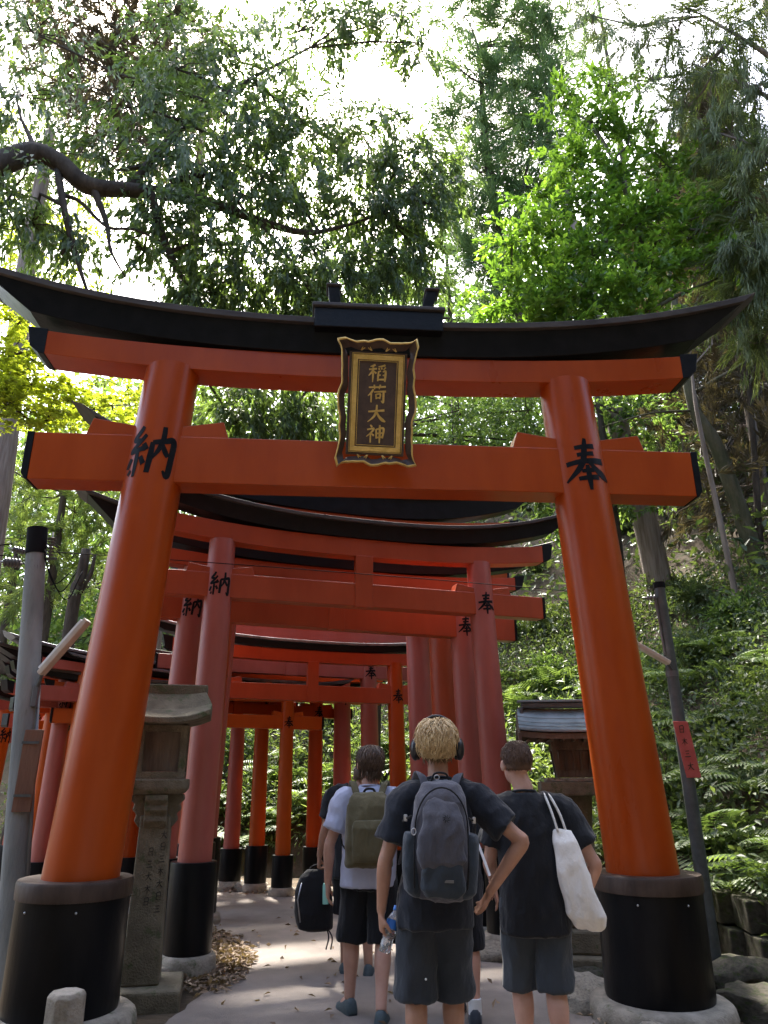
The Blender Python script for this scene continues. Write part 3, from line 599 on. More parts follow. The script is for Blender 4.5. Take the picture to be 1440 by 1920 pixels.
# ------------------------------------------------------------------ stones
def rockmesh(seed, m='stone'):
    me = MB().ell((0, 0, 0), (1, 1, 1), 18, 11).mesh('rock', m, True); o3 = Vector((seed * 7.3, seed * 3.1, 0))
    for v in me.vertices:
        p = v.co.copy(); p = Vector([math.copysign(abs(c) ** .72, c) for c in p]); v.co = p * (1 + .34 * noise.noise(p * 1.3 + o3) + .16 * noise.noise(p * 3 + o3) + .07 * noise.noise(p * 7 + o3))
    return me
ROCKS = [rockmesh(i) for i in range(5)]; MROCK = [rockmesh(i + 9, 'mossrock_shaded_wall') for i in range(4)]
def rock(par, x, y, z, s, rz, i, name='stone', ms=ROCKS):
    o = link(name, ms[i % len(ms)], par); o.location = (x, y, z); o.scale = s; o.rotation_euler = (0, 0, rz); return o
rr = random.Random(11)
ed = empty('stone_edging', (0, 0, 0), 0, 'rough kerb stones lying along the outer edge of the path', 'kerb stones'); 
PRc = catmull(PR, 10)
acc = 0
for i in range(len(PRc) - 1):
    a_, b_ = PRc[i], PRc[i + 1]; L_ = np.hypot(*(b_ - a_)); acc += L_
    if a_[1] < 4.9 or a_[0] < -7: acc = 0; continue
    if acc > .44:
        acc = 0; an = math.atan2(b_[1] - a_[1], b_[0] - a_[0]); nx, ny = math.sin(an), -math.cos(an); o_ = .14 + rr.uniform(-.03, .05)
        rock(ed, a_[0] + nx * o_, a_[1] + ny * o_, .02, (rr.uniform(.19, .26), rr.uniform(.09, .14), rr.uniform(.06, .12)), an + rr.uniform(-.15, .15), rr.randrange(5))
el = empty('stone_edging', (0, 0, 0), 0, 'row of low stones along the inner left edge of the path', 'kerb stones')
for (x, y, s) in ((-1.80, 6.95, .22), (-1.88, 7.5, .18), (-2.02, 7.95, .2), (-2.3, 8.5, .2), (-2.75, 8.95, .22), (-3.3, 9.2, .2)):
    rock(el, x, y, .03, (s, s * .6, .08), rr.uniform(0, 1), rr.randrange(5))
for i, (px, py, s, lab) in enumerate(((925, 1800, .16, 'pale rounded rock at the path edge left of the tote bag man'), (985, 1830, .13, 'small rock behind the tote bag man'),
        (1085, 1895, .13, 'pale stone beside the drain near the right gate base'), (1120, 1870, .15, 'grey rock slab beside the drain'), (1105, 1845, .12, 'dark wet rock in the drain behind the base'),
        (1390, 1850, .26, 'mossy boulder at the lower right corner'), (1425, 1905, .22, 'mossy green rock below the boulder at lower right'), (880, 1775, .12, 'flat stone at the bend behind the headphone wearer'))):
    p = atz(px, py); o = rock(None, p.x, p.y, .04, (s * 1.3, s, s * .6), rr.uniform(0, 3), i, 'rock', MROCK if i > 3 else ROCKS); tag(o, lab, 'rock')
# retaining wall of rough blocks below the bank; their dark colour is painted-in shade
rw = empty('retaining_wall', (0, 0, 0), 0, 'low retaining wall of rough blocks under the ferns at right, coloured dark for shade', 'wall')
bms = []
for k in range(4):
    me = MB().box((-.5, -.5, -.5), (.5, .5, .5)).mesh('block', 'mossrock_shaded_wall'); bms.append(me)
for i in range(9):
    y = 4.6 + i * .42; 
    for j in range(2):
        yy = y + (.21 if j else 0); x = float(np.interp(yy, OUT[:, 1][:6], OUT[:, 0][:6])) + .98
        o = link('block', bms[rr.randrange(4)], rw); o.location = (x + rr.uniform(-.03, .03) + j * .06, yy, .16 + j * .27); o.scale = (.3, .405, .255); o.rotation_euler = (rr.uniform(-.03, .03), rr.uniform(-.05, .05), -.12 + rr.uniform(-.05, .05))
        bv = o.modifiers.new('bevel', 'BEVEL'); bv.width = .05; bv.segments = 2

# ------------------------------------------------------------------ vegetation
def unit(v): return v / np.maximum(1e-9, np.linalg.norm(v, axis=-1, keepdims=True))
def leaves(P, Dn, l, w, rng, tint, fold=.18, roll=None):
    """one folded rhombus per leaf; P base points, Dn directions"""
    n = len(P); Dn = unit(Dn); r = unit(rng.normal(size=(n, 3)) * .55 + np.array([0, 0, 1.0])) if roll is None else roll
    S = unit(np.cross(Dn, r)); N = np.cross(S, Dn); l = l[:, None]; w = w[:, None]
    mid = P + Dn * l * .45
    V = np.stack([P, mid + S * w * .5 + N * w * fold, P + Dn * l - N * l * .08, mid - S * w * .5 + N * w * fold], 1).reshape(-1, 3)
    b = np.arange(n)[:, None] * 4; F = np.concatenate([b + [0, 1, 2], b + [0, 2, 3]], 1).reshape(-1, 3)
    return V, F, np.repeat(np.clip(tint, 0, 1), 2)
def merge(parts):
    V, F, T_ = [], [], []; o = 0
    for v, f, t in parts: V.append(v); F.append(f + o); T_.append(t); o += len(v)
    return np.concatenate(V), np.concatenate(F), np.concatenate(T_)
KIND = {  # length, width, leaves per twig, twig length, droop, spread
 'broad': (.115, .044, 26, .55, -.25, .75), 'hang': (.13, .042, 28, .6, -.9, .6), 'small': (.075, .034, 30, .45, -.1, .9), 'big': (.135, .060, 22, .55, .05, .8),
 'maple': (.060, .030, 34, .5, -.15, 1.0), 'needle': (.15, .016, 60, .5, .15, .55), 'spray': (.22, .018, 54, .75, -.75, .35), 'far': (.19, .085, 26, .9, -.1, 1.0), 'farneedle': (.30, .035, 50, .8, .1, .6)}
def foliage(rng, blobs, kind, size=1.0):
    L0, W0, nl, tl, droop, spread = KIND[kind]; parts = []; ends = []
    for c, rad, nt_ in blobs:
        c = np.array(c, float); rad = np.array(rad, float)
        d = unit(rng.normal(size=(nt_, 3))); C = c + d * rad * (rng.random((nt_, 1)) ** .45)
        td = unit(d * .8 + rng.normal(size=(nt_, 3)) * .5 + np.array([0, 0, droop])); tt = rng.random(nt_) * .75 + .1
        ends.append((c, C))
        u = rng.random((nt_, nl)); P = C[:, None] + td[:, None] * (u[..., None] - .3) * tl * size
        Dn = td[:, None] + unit(rng.normal(size=(nt_, nl, 3))) * spread + np.array([0, 0, droop * .6])
        if kind == 'maple': Dn[..., 2] *= .35
        P = P + rng.normal(size=P.shape) * .035 * size
        if kind in ('maple', 'small', 'broad', 'big', 'far'):   # layered pads
            P[..., 2] = C[:, None, 2] + (P[..., 2] - C[:, None, 2]) * .55
        l = L0 * size * (.65 + .6 * rng.random(nt_ * nl)); w = W0 * size * (.7 + .6 * rng.random(nt_ * nl))
        ti = np.repeat(tt, nl) + rng.normal(size=nt_ * nl) * .16
        P = P.reshape(-1, 3); Dn = Dn.reshape(-1, 3)
        parts.append(leaves(P, Dn, l, w, rng, ti))
        if kind == 'maple':
            s_ = unit(np.cross(unit(Dn), [0, 0, 1.0]))
            for k in (-1, 1): parts.append(leaves(P, unit(Dn) + s_ * k * 1.1, l * .85, w, rng, ti))
    return merge(parts), ends
def tree(name, label, trunk, limbs, blobs, kind, m, bark='bark', size=1.0, seed=0, group=None, twigs=10, cat='tree', tw=.010):
    rng = np.random.default_rng(seed + 100)
    base = Vector(trunk[0][:3]); t = empty(name, base, 0, label, cat, group)
    loc = lambda p: Vector(p[:3]) - base
    tk = [np.array(p, float) for p in trunk]
    if len(tk) > 2: tk = catmull(tk, 5)
    fl = [tk[0][3] * (1.25 if i == 0 else 1) if i < 2 else p[3] for i, p in enumerate(tk)]
    MB().tube([loc(p) for p in tk], fl, 14).build('trunk', bark, t, True)
    sk = [p for p in tk]
    for lb in limbs:
        L_ = catmull([np.array(p, float) for p in lb], 5); sk += L_
        MB().tube([loc(p) for p in L_], [p[3] for p in L_], 8).build('limb', bark, t, True)
    sk = np.array(sk)
    (V, F, T_), ends = foliage(rng, blobs, kind, size)
    me = fastmesh('crown', V - np.array(base), F, m, T_); tag(link('crown', me, t), kind='stuff')
    br = MB()
    for c, C in ends:
        k = np.argmin(np.linalg.norm(sk[:, :3] - c, axis=1)); a_ = sk[k, :3]
        mid = (a_ + c) / 2 + rng.normal(size=3) * .12
        if np.linalg.norm(a_ - c) < 4.5: br.tube([loc(a_), loc(mid), loc(c)], [min(sk[k, 3] * .8, .035 * size + .01), .022, .014], 5, False)
        for e in C[:twigs]:
            br.tube([loc(c), loc((c + e) / 2 + rng.normal(size=3) * .06), loc(e)], [tw * 1.2, tw, tw * .6], 4, False)
    if br.v: tag(br.build('branches', bark, t, fix=False), kind='stuff')
    return t
def B(px, py, Y, r, n, fl=.8): p = at(px, py, Y); return (p, (r, r, r * fl), n)
def rel(px, py, Y, r): p = at(px, py, Y); return (p.x, p.y, p.z, r)
# evergreen oak with the long limb reaching in from the left
limb = [rel(-160, 330, 6.9, .20), rel(-60, 318, 7.1, .17), rel(0, 306, 7.3, .155), rel(60, 288, 7.5, .145), rel(110, 305, 7.6, .13), rel(165, 348, 7.7, .12), rel(240, 356, 7.9, .10), rel(300, 362, 8.1, .09), rel(400, 382, 8.3, .075), rel(480, 412, 8.6, .06), rel(570, 436, 8.9, .045), rel(640, 425, 9.2, .03), rel(720, 400, 9.5, .016)]
tz = lambda x, y: terr1(x, y)
oakb = []
for (x, y, Y_, r, n) in ((60, 60, 8.5, .9, 26), (30, 180, 8, .8, 24), (400, 60, 9, 1.0, 46), (480, 160, 9, 1.0, 50), (560, 60, 9.5, 1.0, 40), (640, 40, 9.5, .8, 34), (420, 260, 8.6, .9, 46), (520, 280, 9, .9, 46), (600, 250, 9.3, .8, 36), (690, 270, 9.6, .8, 44), (760, 300, 9.8, .75, 44),
        (800, 380, 9.8, .7, 40), (740, 420, 9.6, .8, 44), (660, 380, 9.4, .8, 40), (560, 380, 9, .7, 32), (470, 370, 8.6, .7, 30), (350, 300, 8.2, .7, 34), (300, 400, 8.2, .55, 26), (380, 450, 8.3, .6, 28), (450, 520, 8.6, .7, 44), (370, 550, 8.4, .5, 26),
        (540, 530, 8.9, .7, 46), (620, 520, 9.2, .65, 40), (700, 510, 9.4, .6, 34), (780, 500, 9.7, .55, 30), (820, 320, 9.9, .6, 26), (270, 470, 8.2, .3, 8), (560, 600, 8.9, .4, 18), (740, 30, 9.7, .7, 26), (790, 80, 9.9, .5, 16), (60, 420, 7.8, .6, 20), (140, 460, 7.9, .45, 10), (20, 360, 7.6, .6, 14), (200, 300, 8.0, .7, 26), (260, 200, 8.3, .8, 34), (330, 130, 8.6, .9, 40), (440, 790, 9.4, .6, 36), (530, 800, 9.5, .55, 34), (590, 770, 9.6, .5, 26), (480, 740, 9.4, .5, 24)):
    oakb.append(B(x, y, Y_, r, int(n * 1.75)))
lr = limb[3]
tree('evergreen_oak', 'evergreen oak with long dark limb arching over the gate from the left', [(-7.6, 6.2, tz(-7.6, 6.2) - .1, .34), (-7.2, 6.4, 3, .30), (-6.8, 6.6, 6, .26), (limb[0][0] - .3, limb[0][1], limb[0][2] - .3, .24), limb[0]],
     [limb, [rel(108, 320, 7.6, .05), rel(122, 400, 7.6, .045), rel(140, 470, 7.7, .035), rel(158, 530, 7.7, .022), rel(175, 570, 7.8, .012)], [rel(175, 352, 7.7, .05), rel(200, 420, 7.8, .035), rel(208, 470, 7.8, .02), rel(235, 520, 7.9, .01)],
      [rel(115, 365, 7.6, .03), rel(150, 378, 7.7, .025), rel(200, 425, 7.8, .022), rel(250, 430, 7.9, .018), rel(300, 452, 8, .012)],
      [rel(285, 362, 8.0, .06), rel(300, 430, 8.2, .055), rel(330, 500, 8.3, .045), rel(365, 555, 8.4, .03), rel(392, 600, 8.5, .018)], [rel(320, 340, 8.1, .04), rel(390, 330, 8.3, .035), rel(440, 372, 8.5, .025), rel(470, 412, 8.6, .02)],
      [rel(480, 412, 8.6, .03), rel(540, 480, 8.8, .02), rel(590, 560, 9, .012), rel(640, 610, 9.1, .008)], [rel(570, 436, 8.9, .03), rel(600, 490, 9.1, .022), rel(640, 550, 9.2, .012), rel(690, 600, 9.3, .008)],
      [rel(240, 356, 7.9, .06), rel(330, 250, 8.3, .05), rel(450, 160, 8.9, .035), rel(580, 90, 9.4, .02)]],
     oakb, 'hang', 'oak', seed=1, twigs=8)
# dark dense cedar top left, its shade put into the brown leaf colour
tree('cedar_tree', 'dark brownish cedar crown at the upper left', [(-4.9, 15.6, tz(-4.9, 15.6) - .2, .26), (-4.8, 15.2, 6, .2), (-4.4, 14, 12, .14), (-4.2, 13, 17, .06)], [],
     [B(x, y, Y_, r, n) for x, y, Y_, r, n in ((150, 40, 11.5, 1.1, 60), (250, 60, 11.5, 1.1, 70), (320, 160, 11.5, .9, 60), (210, 160, 11.5, 1.0, 70), (270, 250, 11.3, .8, 44), (120, 130, 11.5, .8, 30), (340, 60, 11.8, .9, 46), (190, 260, 11.3, .6, 20), (380, 200, 11.6, .6, 24))], 'farneedle', 'brown', 'cedarbark', .8, seed=2)
# yellow green maple at the left edge
tree('maple_tree', 'yellow green maple reaching in at the left edge below the gate roof', [(-7.4, 9.2, tz(-7.4, 9.2) - .1, .13), (-6.9, 9.1, 2.4, .10), (-6.2, 9.0, 4.6, .07), rel(-20, 700, 8.8, .05)], [[rel(-20, 700, 8.8, .05), rel(30, 660, 8.8, .03), rel(80, 690, 8.8, .012)], [rel(-20, 700, 8.8, .04), rel(60, 790, 8.9, .02), rel(150, 760, 9, .01)]],
     [B(x, y, Y_, r, int(n * .7), .5) for x, y, Y_, r, n in ((20, 660, 8.6, .55, 46), (60, 720, 8.7, .45, 40), (10, 760, 8.6, .5, 44), (90, 780, 8.9, .4, 24), (160, 770, 9.3, .4, 20), (40, 600, 8.6, .4, 20), (210, 760, 9.6, .45, 24), (-30, 700, 8.5, .6, 40), (130, 745, 9.2, .3, 12))], 'maple', 'maple', seed=3, tw=.006)
tree('maple_tree', 'sunlit yellow green tree behind the left gate roof', [(-9.5, 15, tz(-9.5, 15) - .2, .2), (-9, 15, 5, .16), (-8.4, 15, 10, .09)], [],
     [B(x, y, Y_, r, n, .6) for x, y, Y_, r, n in ((20, 470, 14, .9, 40), (100, 520, 14, .8, 34), (60, 400, 14, .9, 30), (150, 400, 14.5, .8, 26), (30, 540, 14, .7, 30), (220, 330, 15, .9, 24), (180, 560, 14.5, .5, 14), (120, 450, 14, .6, 18), (0, 230, 14, 1.0, 24), (130, 770, 14.5, .7, 26), (220, 790, 15, .6, 24), (250, 745, 15, .5, 16))], 'small', 'maple', seed=4, size=1.35, tw=.008)
# cedar trunk at left edge
tree('cedar_tree', 'grey cedar trunk rising at the left edge behind the gate beam', [(at(4, 1010, 13).x, 13, -.2, .24), (at(8, 850, 13).x, 13, at(8, 850, 13).z, .22), (at(48, 510, 13).x, 13, at(48, 510, 13).z, .19), (at(95, 250, 13).x, 13, at(95, 250, 13).z, .12)], [[(*at(48, 520, 13), .03), rel(75, 440, 13, .02), rel(120, 430, 13, .01)]],
     [B(x, y, 13.2, r, n) for x, y, r, n in ((70, 330, .9, 22), (20, 60, 1.1, 30), (110, 220, 1.0, 26))], 'farneedle', 'pale', 'cedarbark', .7, seed=5)
# conifer beyond the gap
cz = [B(x, y, Y_, r, n) for x, y, Y_, r, n in ((870, 30, 16, 1.0, 50), (950, 40, 16, 1.1, 60), (1010, 90, 16, .9, 46), (880, 130, 16, .9, 46), (960, 150, 16, 1.0, 56), (1020, 190, 16, .8, 40), (850, 215, 16, .7, 34), (930, 240, 16, .9, 50), (1000, 270, 16, .9, 46), (880, 310, 16, .8, 44), (950, 340, 16, .9, 50), (1010, 370, 16, .7, 34), (900, 410, 16, .8, 46), (970, 440, 16, .7, 40), (880, 490, 16, .7, 36), (930, 540, 16, .7, 40), (850, 400, 16, .5, 20), (1070, 60, 16.5, .8, 26))]
tree('conifer_tree', 'feathery blue green conifer right of the bright sky gap', [(4.75, 16, tz(4.75, 16) - .2, .22), (4.3, 16, 8, .19), (3.0, 16, 16, .13), (2.8, 16, 22, .05)],
     [[rel(965, 420, 16, .05), rel(985, 330, 15.6, .04), rel(1000, 260, 15.4, .02)], [rel(930, 160, 16, .04), rel(890, 150, 15.6, .03), rel(850, 120, 15.4, .015)]], cz, 'needle', 'cedar', 'bark', 1.7, seed=6, tw=.012)
# bright green broadleaf on the right
bl = [B(x, y, Y_, r, n, .7) for x, y, Y_, r, n in ((950, 570, 10, .5, 40), (1010, 520, 10, .5, 44), (1000, 600, 9.8, .45, 34), (1070, 560, 9.8, .5, 44), (960, 460, 10.2, .45, 30), (1040, 440, 10.2, .5, 42), (1110, 480, 10, .5, 46), (1150, 560, 9.8, .5, 40), (1100, 390, 10.3, .5, 42), (1170, 420, 10.2, .5, 42), (1220, 500, 10, .5, 42), (1010, 370, 10.5, .45, 28), (1070, 310, 10.6, .5, 38), (1150, 330, 10.5, .5, 40), (1240, 400, 10.2, .5, 42), (1290, 450, 10, .5, 38), (1330, 400, 10, .45, 32), (1110, 230, 10.8, .5, 34), (1060, 200, 11, .4, 22), (1180, 250, 10.8, .45, 30), (1250, 310, 10.5, .5, 34), (1330, 490, 9.9, .4, 24), (1210, 585, 9.7, .4, 28), (1140, 160, 11, .4, 16), (1060, 610, 9.8, .35, 22))]
tree('broadleaf_tree', 'bright green broadleaf tree above the right half of the gate', [(2.98, 10.6, tz(2.98, 10.6) - .2, .15), (3.0, 10.5, 3.2, .13), rel(1085, 730, 10.4, .12), rel(1165, 620, 10.2, .10), rel(1200, 450, 10.3, .07), rel(1150, 300, 10.6, .03)],
     [[rel(1190, 600, 10.2, .05), rel(1100, 560, 10, .03), rel(1010, 560, 10, .015)], [rel(1195, 520, 10.2, .05), rel(1110, 420, 10.3, .03), rel(1050, 330, 10.6, .015)], [rel(1200, 480, 10.3, .04), rel(1280, 420, 10.1, .025), rel(1340, 400, 10, .012)], [rel(1190, 610, 10.2, .045), rel(1260, 560, 9.9, .03), rel(1350, 520, 9.8, .012)]],
     bl, 'big', 'bright', 'mossbark', seed=7, twigs=8)
# cypress hanging at top right
cy = [B(x, y, Y_, r, n) for x, y, Y_, r, n in ((1400, 40, 9.5, .7, 40), (1340, 110, 9.8, .6, 34), (1420, 160, 9.4, .7, 44), (1290, 200, 10.2, .55, 26), (1370, 250, 9.8, .6, 38), (1430, 300, 9.4, .6, 40), (1330, 330, 10.4, .5, 24), (1400, 380, 9.6, .6, 40), (1440, 460, 9.3, .6, 40), (1390, 470, 9.6, .5, 30), (1270, 60, 10, .6, 22), (1190, 50, 10.4, .6, 18), (1420, 560, 9.6, .5, 30), (1370, 570, 10, .45, 22), (1110, 30, 11, .6, 16), (1220, 150, 10.6, .5, 12), (1430, 640, 9.9, .4, 20))]
tree('cypress_tree', 'drooping cypress boughs hanging at the upper right corner', [(7.3, 9.5, tz(7.3, 9.5) - .2, .3), (7.1, 9.5, 8, .26), (7.0, 9.4, 14, .18), (6.9, 9.3, 20, .06)],
     [[(7.05, 9.45, 13, .06), rel(1420, 90, 9.4, .04), rel(1320, 30, 9.7, .02)], [(7.05, 9.45, 10.5, .06), rel(1430, 280, 9.4, .035), rel(1350, 250, 9.7, .015)], [(7.1, 9.5, 12, .05), rel(1400, 160, 9.5, .03), rel(1300, 120, 9.9, .012)]], cy, 'spray', 'cypress', 'cedarbark', 1.0, seed=8)
# trunks on the right bank
def bankpt(px, py):
    d = ray(px, py)
    for s in np.arange(3, 60, .05):
        p = Vector((0, 0, EYE)) + d * s
        if p.z < terr1(p.x, p.y): return p
    return p
bp_ = bankpt(1246, 1135); Yc = bp_.y; kf = Yc / 12.2
tree('cedar_tree', 'pale cedar trunk standing on the bank right of the gate pillar', [(bp_.x, Yc, bp_.z - .4, .235 * kf), rel(1215, 1000, Yc, .215 * kf), rel(1180, 880, Yc, .20 * kf), rel(1150, 760, Yc, .19 * kf), rel(1105, 560, Yc, .16 * kf), rel(1030, 250, Yc, .09 * kf)], [],
     [B(x, y, Yc + .2, r, n) for x, y, r, n in ((1030, 150, .7, 26), (1050, 260, .7, 24), (1000, 60, .8, 26))], 'needle', 'cedar', 'cedarbark', 1.5, seed=9)
bp_ = bankpt(1428, 1065); Yc = bp_.y; kf = Yc / 9.6
tree('leaning_tree', 'mossy dark trunk leaning on the shaded right bank', [(bp_.x, Yc, bp_.z - .4, .125 * kf), rel(1385, 950, Yc, .11 * kf), rel(1340, 830, Yc, .095 * kf), rel(1300, 760, Yc, .085 * kf), rel(1270, 600, Yc, .06 * kf), rel(1250, 480, Yc, .025 * kf)],
     [[rel(1305, 735, Yc, .05), rel(1345, 710, Yc - .1, .04), rel(1440, 655, Yc - .3, .03), rel(1500, 620, Yc - .4, .02)], [rel(1298, 770, Yc, .03), rel(1220, 775, Yc - .1, .022), rel(1130, 800, Yc - .2, .01)], [rel(1280, 640, Yc, .03), rel(1310, 560, Yc, .02), rel(1380, 530, Yc, .012)]],
     [B(x, y, Yc, r, n, .5) for x, y, r, n in ((1380, 520, .4, 10), (1240, 600, .4, 10), (1300, 580, .4, 10), (1420, 990, .3, 8), (1350, 1010, .25, 8))], 'broad', 'undergrowth', 'mossbark', seed=10)
bp_ = bankpt(1392, 1172); Yc = bp_.y; kf = Yc / 9
tree('young_tree', 'thin pale bare stem in front of the leaning trunk', [(bp_.x, Yc, bp_.z - .3, .042 * kf), rel(1355, 1000, Yc, .036 * kf), rel(1310, 790, Yc, .028 * kf), rel(1296, 690, Yc, .016 * kf)], [], [B(1300, 640, Yc, .3, 8), B(1330, 600, Yc + .1, .3, 6)], 'small', 'undergrowth', 'cedarbark', seed=11, tw=.005)
for i, (a0, a1, r, lab) in enumerate((((1425, 1075), (1412, 820), .06, 'thin dark trunk at the right edge of the shaded bank'), ((1436, 880), (1400, 600), .07, 'slender trunk in the deepest shade at far right'))):
    bp_ = bankpt(*a0); Yc = bp_.y; e_ = at(a1[0] - 20, a1[1] - 260, Yc)
    tree('bank_tree', lab, [(bp_.x, Yc, bp_.z - .3, r * Yc / 11), rel(*a1, Yc, r * .8 * Yc / 11), (e_.x, Yc, e_.z, r * .4)], [], [((e_.x, Yc, e_.z), (.8, .8, .6), 16), ((e_.x + .4, Yc, e_.z + 1.2), (.8, .8, .7), 14)], 'broad', 'undergrowth', 'bark', seed=20 + i)
# dry brown cedars filling the shaded right slope
for i, (px, py, h, lab) in enumerate(((1335, 960, 11, 'dry brown cedar in the shade behind the leaning trunk'), (1415, 870, 11, 'dry brown cedar at the right edge of the shaded slope'), (1262, 930, 11, 'grey green cedar behind the pale trunk'), (1445, 985, 12, 'tall dim cedar at the far right of the slope'))):
    p = bankpt(px, py); Y_ = p.y; gz = p.z; rng_ = random.Random(i)
    tree('cedar_tree', lab, [(p.x, Y_, gz - .3, .12), (p.x, Y_, gz + h * .5, .09), (p.x, Y_, gz + h, .03)], [], [((p.x + rng_.uniform(-.6, .6), Y_ + rng_.uniform(-.6, .6), gz + h * f), (2.1 * (1.2 - f), 2.1 * (1.2 - f), 1.1), 70) for f in np.linspace(.08, .98, 8)], 'farneedle', 'brown' if i != 2 else 'mid', 'cedarbark', 1.0, seed=30 + i)
# trees behind the gates and on the far slope
far = [(700, 790, 14.5, 'small', 'mid', 'leafy green tree seen between the beams right of the plaque', [(800, 790, .8, 50), (860, 770, .8, 50), (930, 790, .8, 54), (990, 770, .7, 44), (850, 830, .7, 40), (960, 840, .8, 44), (1010, 830, .6, 30), (1080, 880, .7, 30), (800, 850, .6, 30), (720, 860, .7, 30), (900, 720, .7, 34), (990, 700, .7, 34)], 1.25),
       (1130, 850, 15.5, 'far', 'mid', 'round green tree on the bank behind the right pillar', [(1000, 900, .9, 34), (1060, 960, .9, 34), (1150, 860, .9, 36), (1200, 780, .9, 36), (1100, 760, .9, 34), (1180, 920, .9, 30), (1240, 860, .8, 26)], .8),
       (430, 640, 18, 'far', 'pale', 'pale green tree far behind the gate roof at left', [(250, 690, 1.2, 30), (330, 640, 1.2, 34), (420, 600, 1.2, 36), (520, 620, 1.2, 36), (600, 580, 1.1, 30), (430, 720, 1.1, 30), (180, 640, 1.0, 20), (560, 700, 1.1, 30), (660, 640, 1.0, 30), (300, 760, 1.1, 30), (400, 800, 1.1, 30)], .8),
       (840, 560, 19, 'far', 'cedar', 'blue green tree above the ridge cap of the gate', [(720, 600, 1.1, 34), (790, 560, 1.1, 36), (860, 600, 1.1, 36), (820, 480, 1.1, 30), (740, 520, 1.0, 26), (900, 640, 1.0, 30), (1000, 640, 1.0, 30), (660, 520, 1.0, 20)], .8),
       (120, 900, 17, 'farneedle', 'pale', 'pale conifer behind the concrete pole', [(60, 930, 1.0, 40), (140, 960, 1.0, 44), (200, 920, .9, 36), (40, 1010, 1.0, 40), (130, 1050, 1.0, 40), (60, 1100, 1.0, 40), (170, 860, .9, 30), (20, 880, .9, 30)], .7),
       (60, 850, 20, 'far', 'mid', 'shaded green tree farther back at the left edge', [(60, 860, 1.3, 36), (150, 830, 1.2, 36), (10, 930, 1.3, 36), (110, 980, 1.3, 36), (210, 1010, 1.2, 34), (40, 1060, 1.3, 34), (150, 1100, 1.2, 34), (240, 870, 1.2, 34), (300, 830, 1.1, 24)], .9),
       (1130, 60, 20, 'farneedle', 'mid', 'hazy conifer top behind the bright green tree', [(1100, 120, 1.2, 30), (1180, 170, 1.2, 30), (1120, 240, 1.2, 34), (1210, 300, 1.2, 30), (1280, 260, 1.1, 26), (1060, 300, 1.1, 30), (1340, 200, 1.1, 24), (1400, 320, 1.2, 30), (1300, 380, 1.2, 30), (1420, 430, 1.2, 34), (1350, 480, 1.2, 34), (1280, 520, 1.1, 34), (1400, 560, 1.2, 36)], .8)]
for i, (px, py, Y_, kd, m_, lab, bl, sz) in enumerate(far):
    p = at(px, py, Y_); gz = tz(p.x, Y_)
    tree('background_tree', lab, [(p.x, Y_, gz - .3, .13), (p.x + .1, Y_, (gz + p.z) / 2 + .5, .11), (p.x, Y_, p.z + 2, .05)], [], [B(x, y, Y_ + random.Random(i * 31 + k).uniform(-.8, .8), r, n) for k, (x, y, r, n) in enumerate(bl)], kd, m_, 'bark', sz, seed=50 + i, twigs=5)
p = at(150, 1150, 14.2)
tree('dead_tree', 'dark forked bare trunk behind the gate roofs at left', [(p.x - .1, 14.2, tz(p.x, 14.2) - .2, .13), rel(135, 1150, 14.2, .12), rel(150, 1090, 14.2, .11), rel(162, 1030, 14.2, .09)], [[rel(150, 1110, 14.2, .07), rel(170, 1075, 14.2, .05), rel(178, 1040, 14.2, .03)]], [B(175, 1100, 14.3, .5, 10)], 'small', 'pale', 'bark', seed=61)

# shrubs standing on the bank
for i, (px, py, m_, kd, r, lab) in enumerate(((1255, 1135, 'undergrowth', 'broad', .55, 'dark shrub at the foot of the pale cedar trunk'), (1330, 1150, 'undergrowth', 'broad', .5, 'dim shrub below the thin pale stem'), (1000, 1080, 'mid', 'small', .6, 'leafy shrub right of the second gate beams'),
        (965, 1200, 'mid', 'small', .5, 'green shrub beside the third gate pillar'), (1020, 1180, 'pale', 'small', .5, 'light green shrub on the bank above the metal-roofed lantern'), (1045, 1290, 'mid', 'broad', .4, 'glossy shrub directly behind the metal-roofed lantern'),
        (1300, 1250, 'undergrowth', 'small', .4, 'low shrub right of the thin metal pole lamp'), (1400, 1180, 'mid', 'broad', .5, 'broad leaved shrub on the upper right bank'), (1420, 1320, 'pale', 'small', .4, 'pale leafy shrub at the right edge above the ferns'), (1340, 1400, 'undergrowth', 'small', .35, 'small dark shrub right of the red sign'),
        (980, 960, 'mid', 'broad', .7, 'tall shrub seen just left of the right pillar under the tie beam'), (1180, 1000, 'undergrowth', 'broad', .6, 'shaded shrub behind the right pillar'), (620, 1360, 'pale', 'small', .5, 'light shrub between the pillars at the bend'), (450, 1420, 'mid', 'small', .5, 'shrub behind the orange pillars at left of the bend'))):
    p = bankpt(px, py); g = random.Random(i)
    tree('shrub', lab, [(p.x, p.y, p.z - .1, .03), (p.x, p.y, p.z + r * .6, .02)], [], [((p.x + g.uniform(-1, 1) * r * .6, p.y + g.uniform(-1, 1) * r * .5, p.z + r * (.3 + .7 * g.random())), (r * .6, r * .6, r * .5), 26) for k in range(4)], kd, m_, 'bark', 1.0, seed=200 + i, cat='shrub', tw=.006)
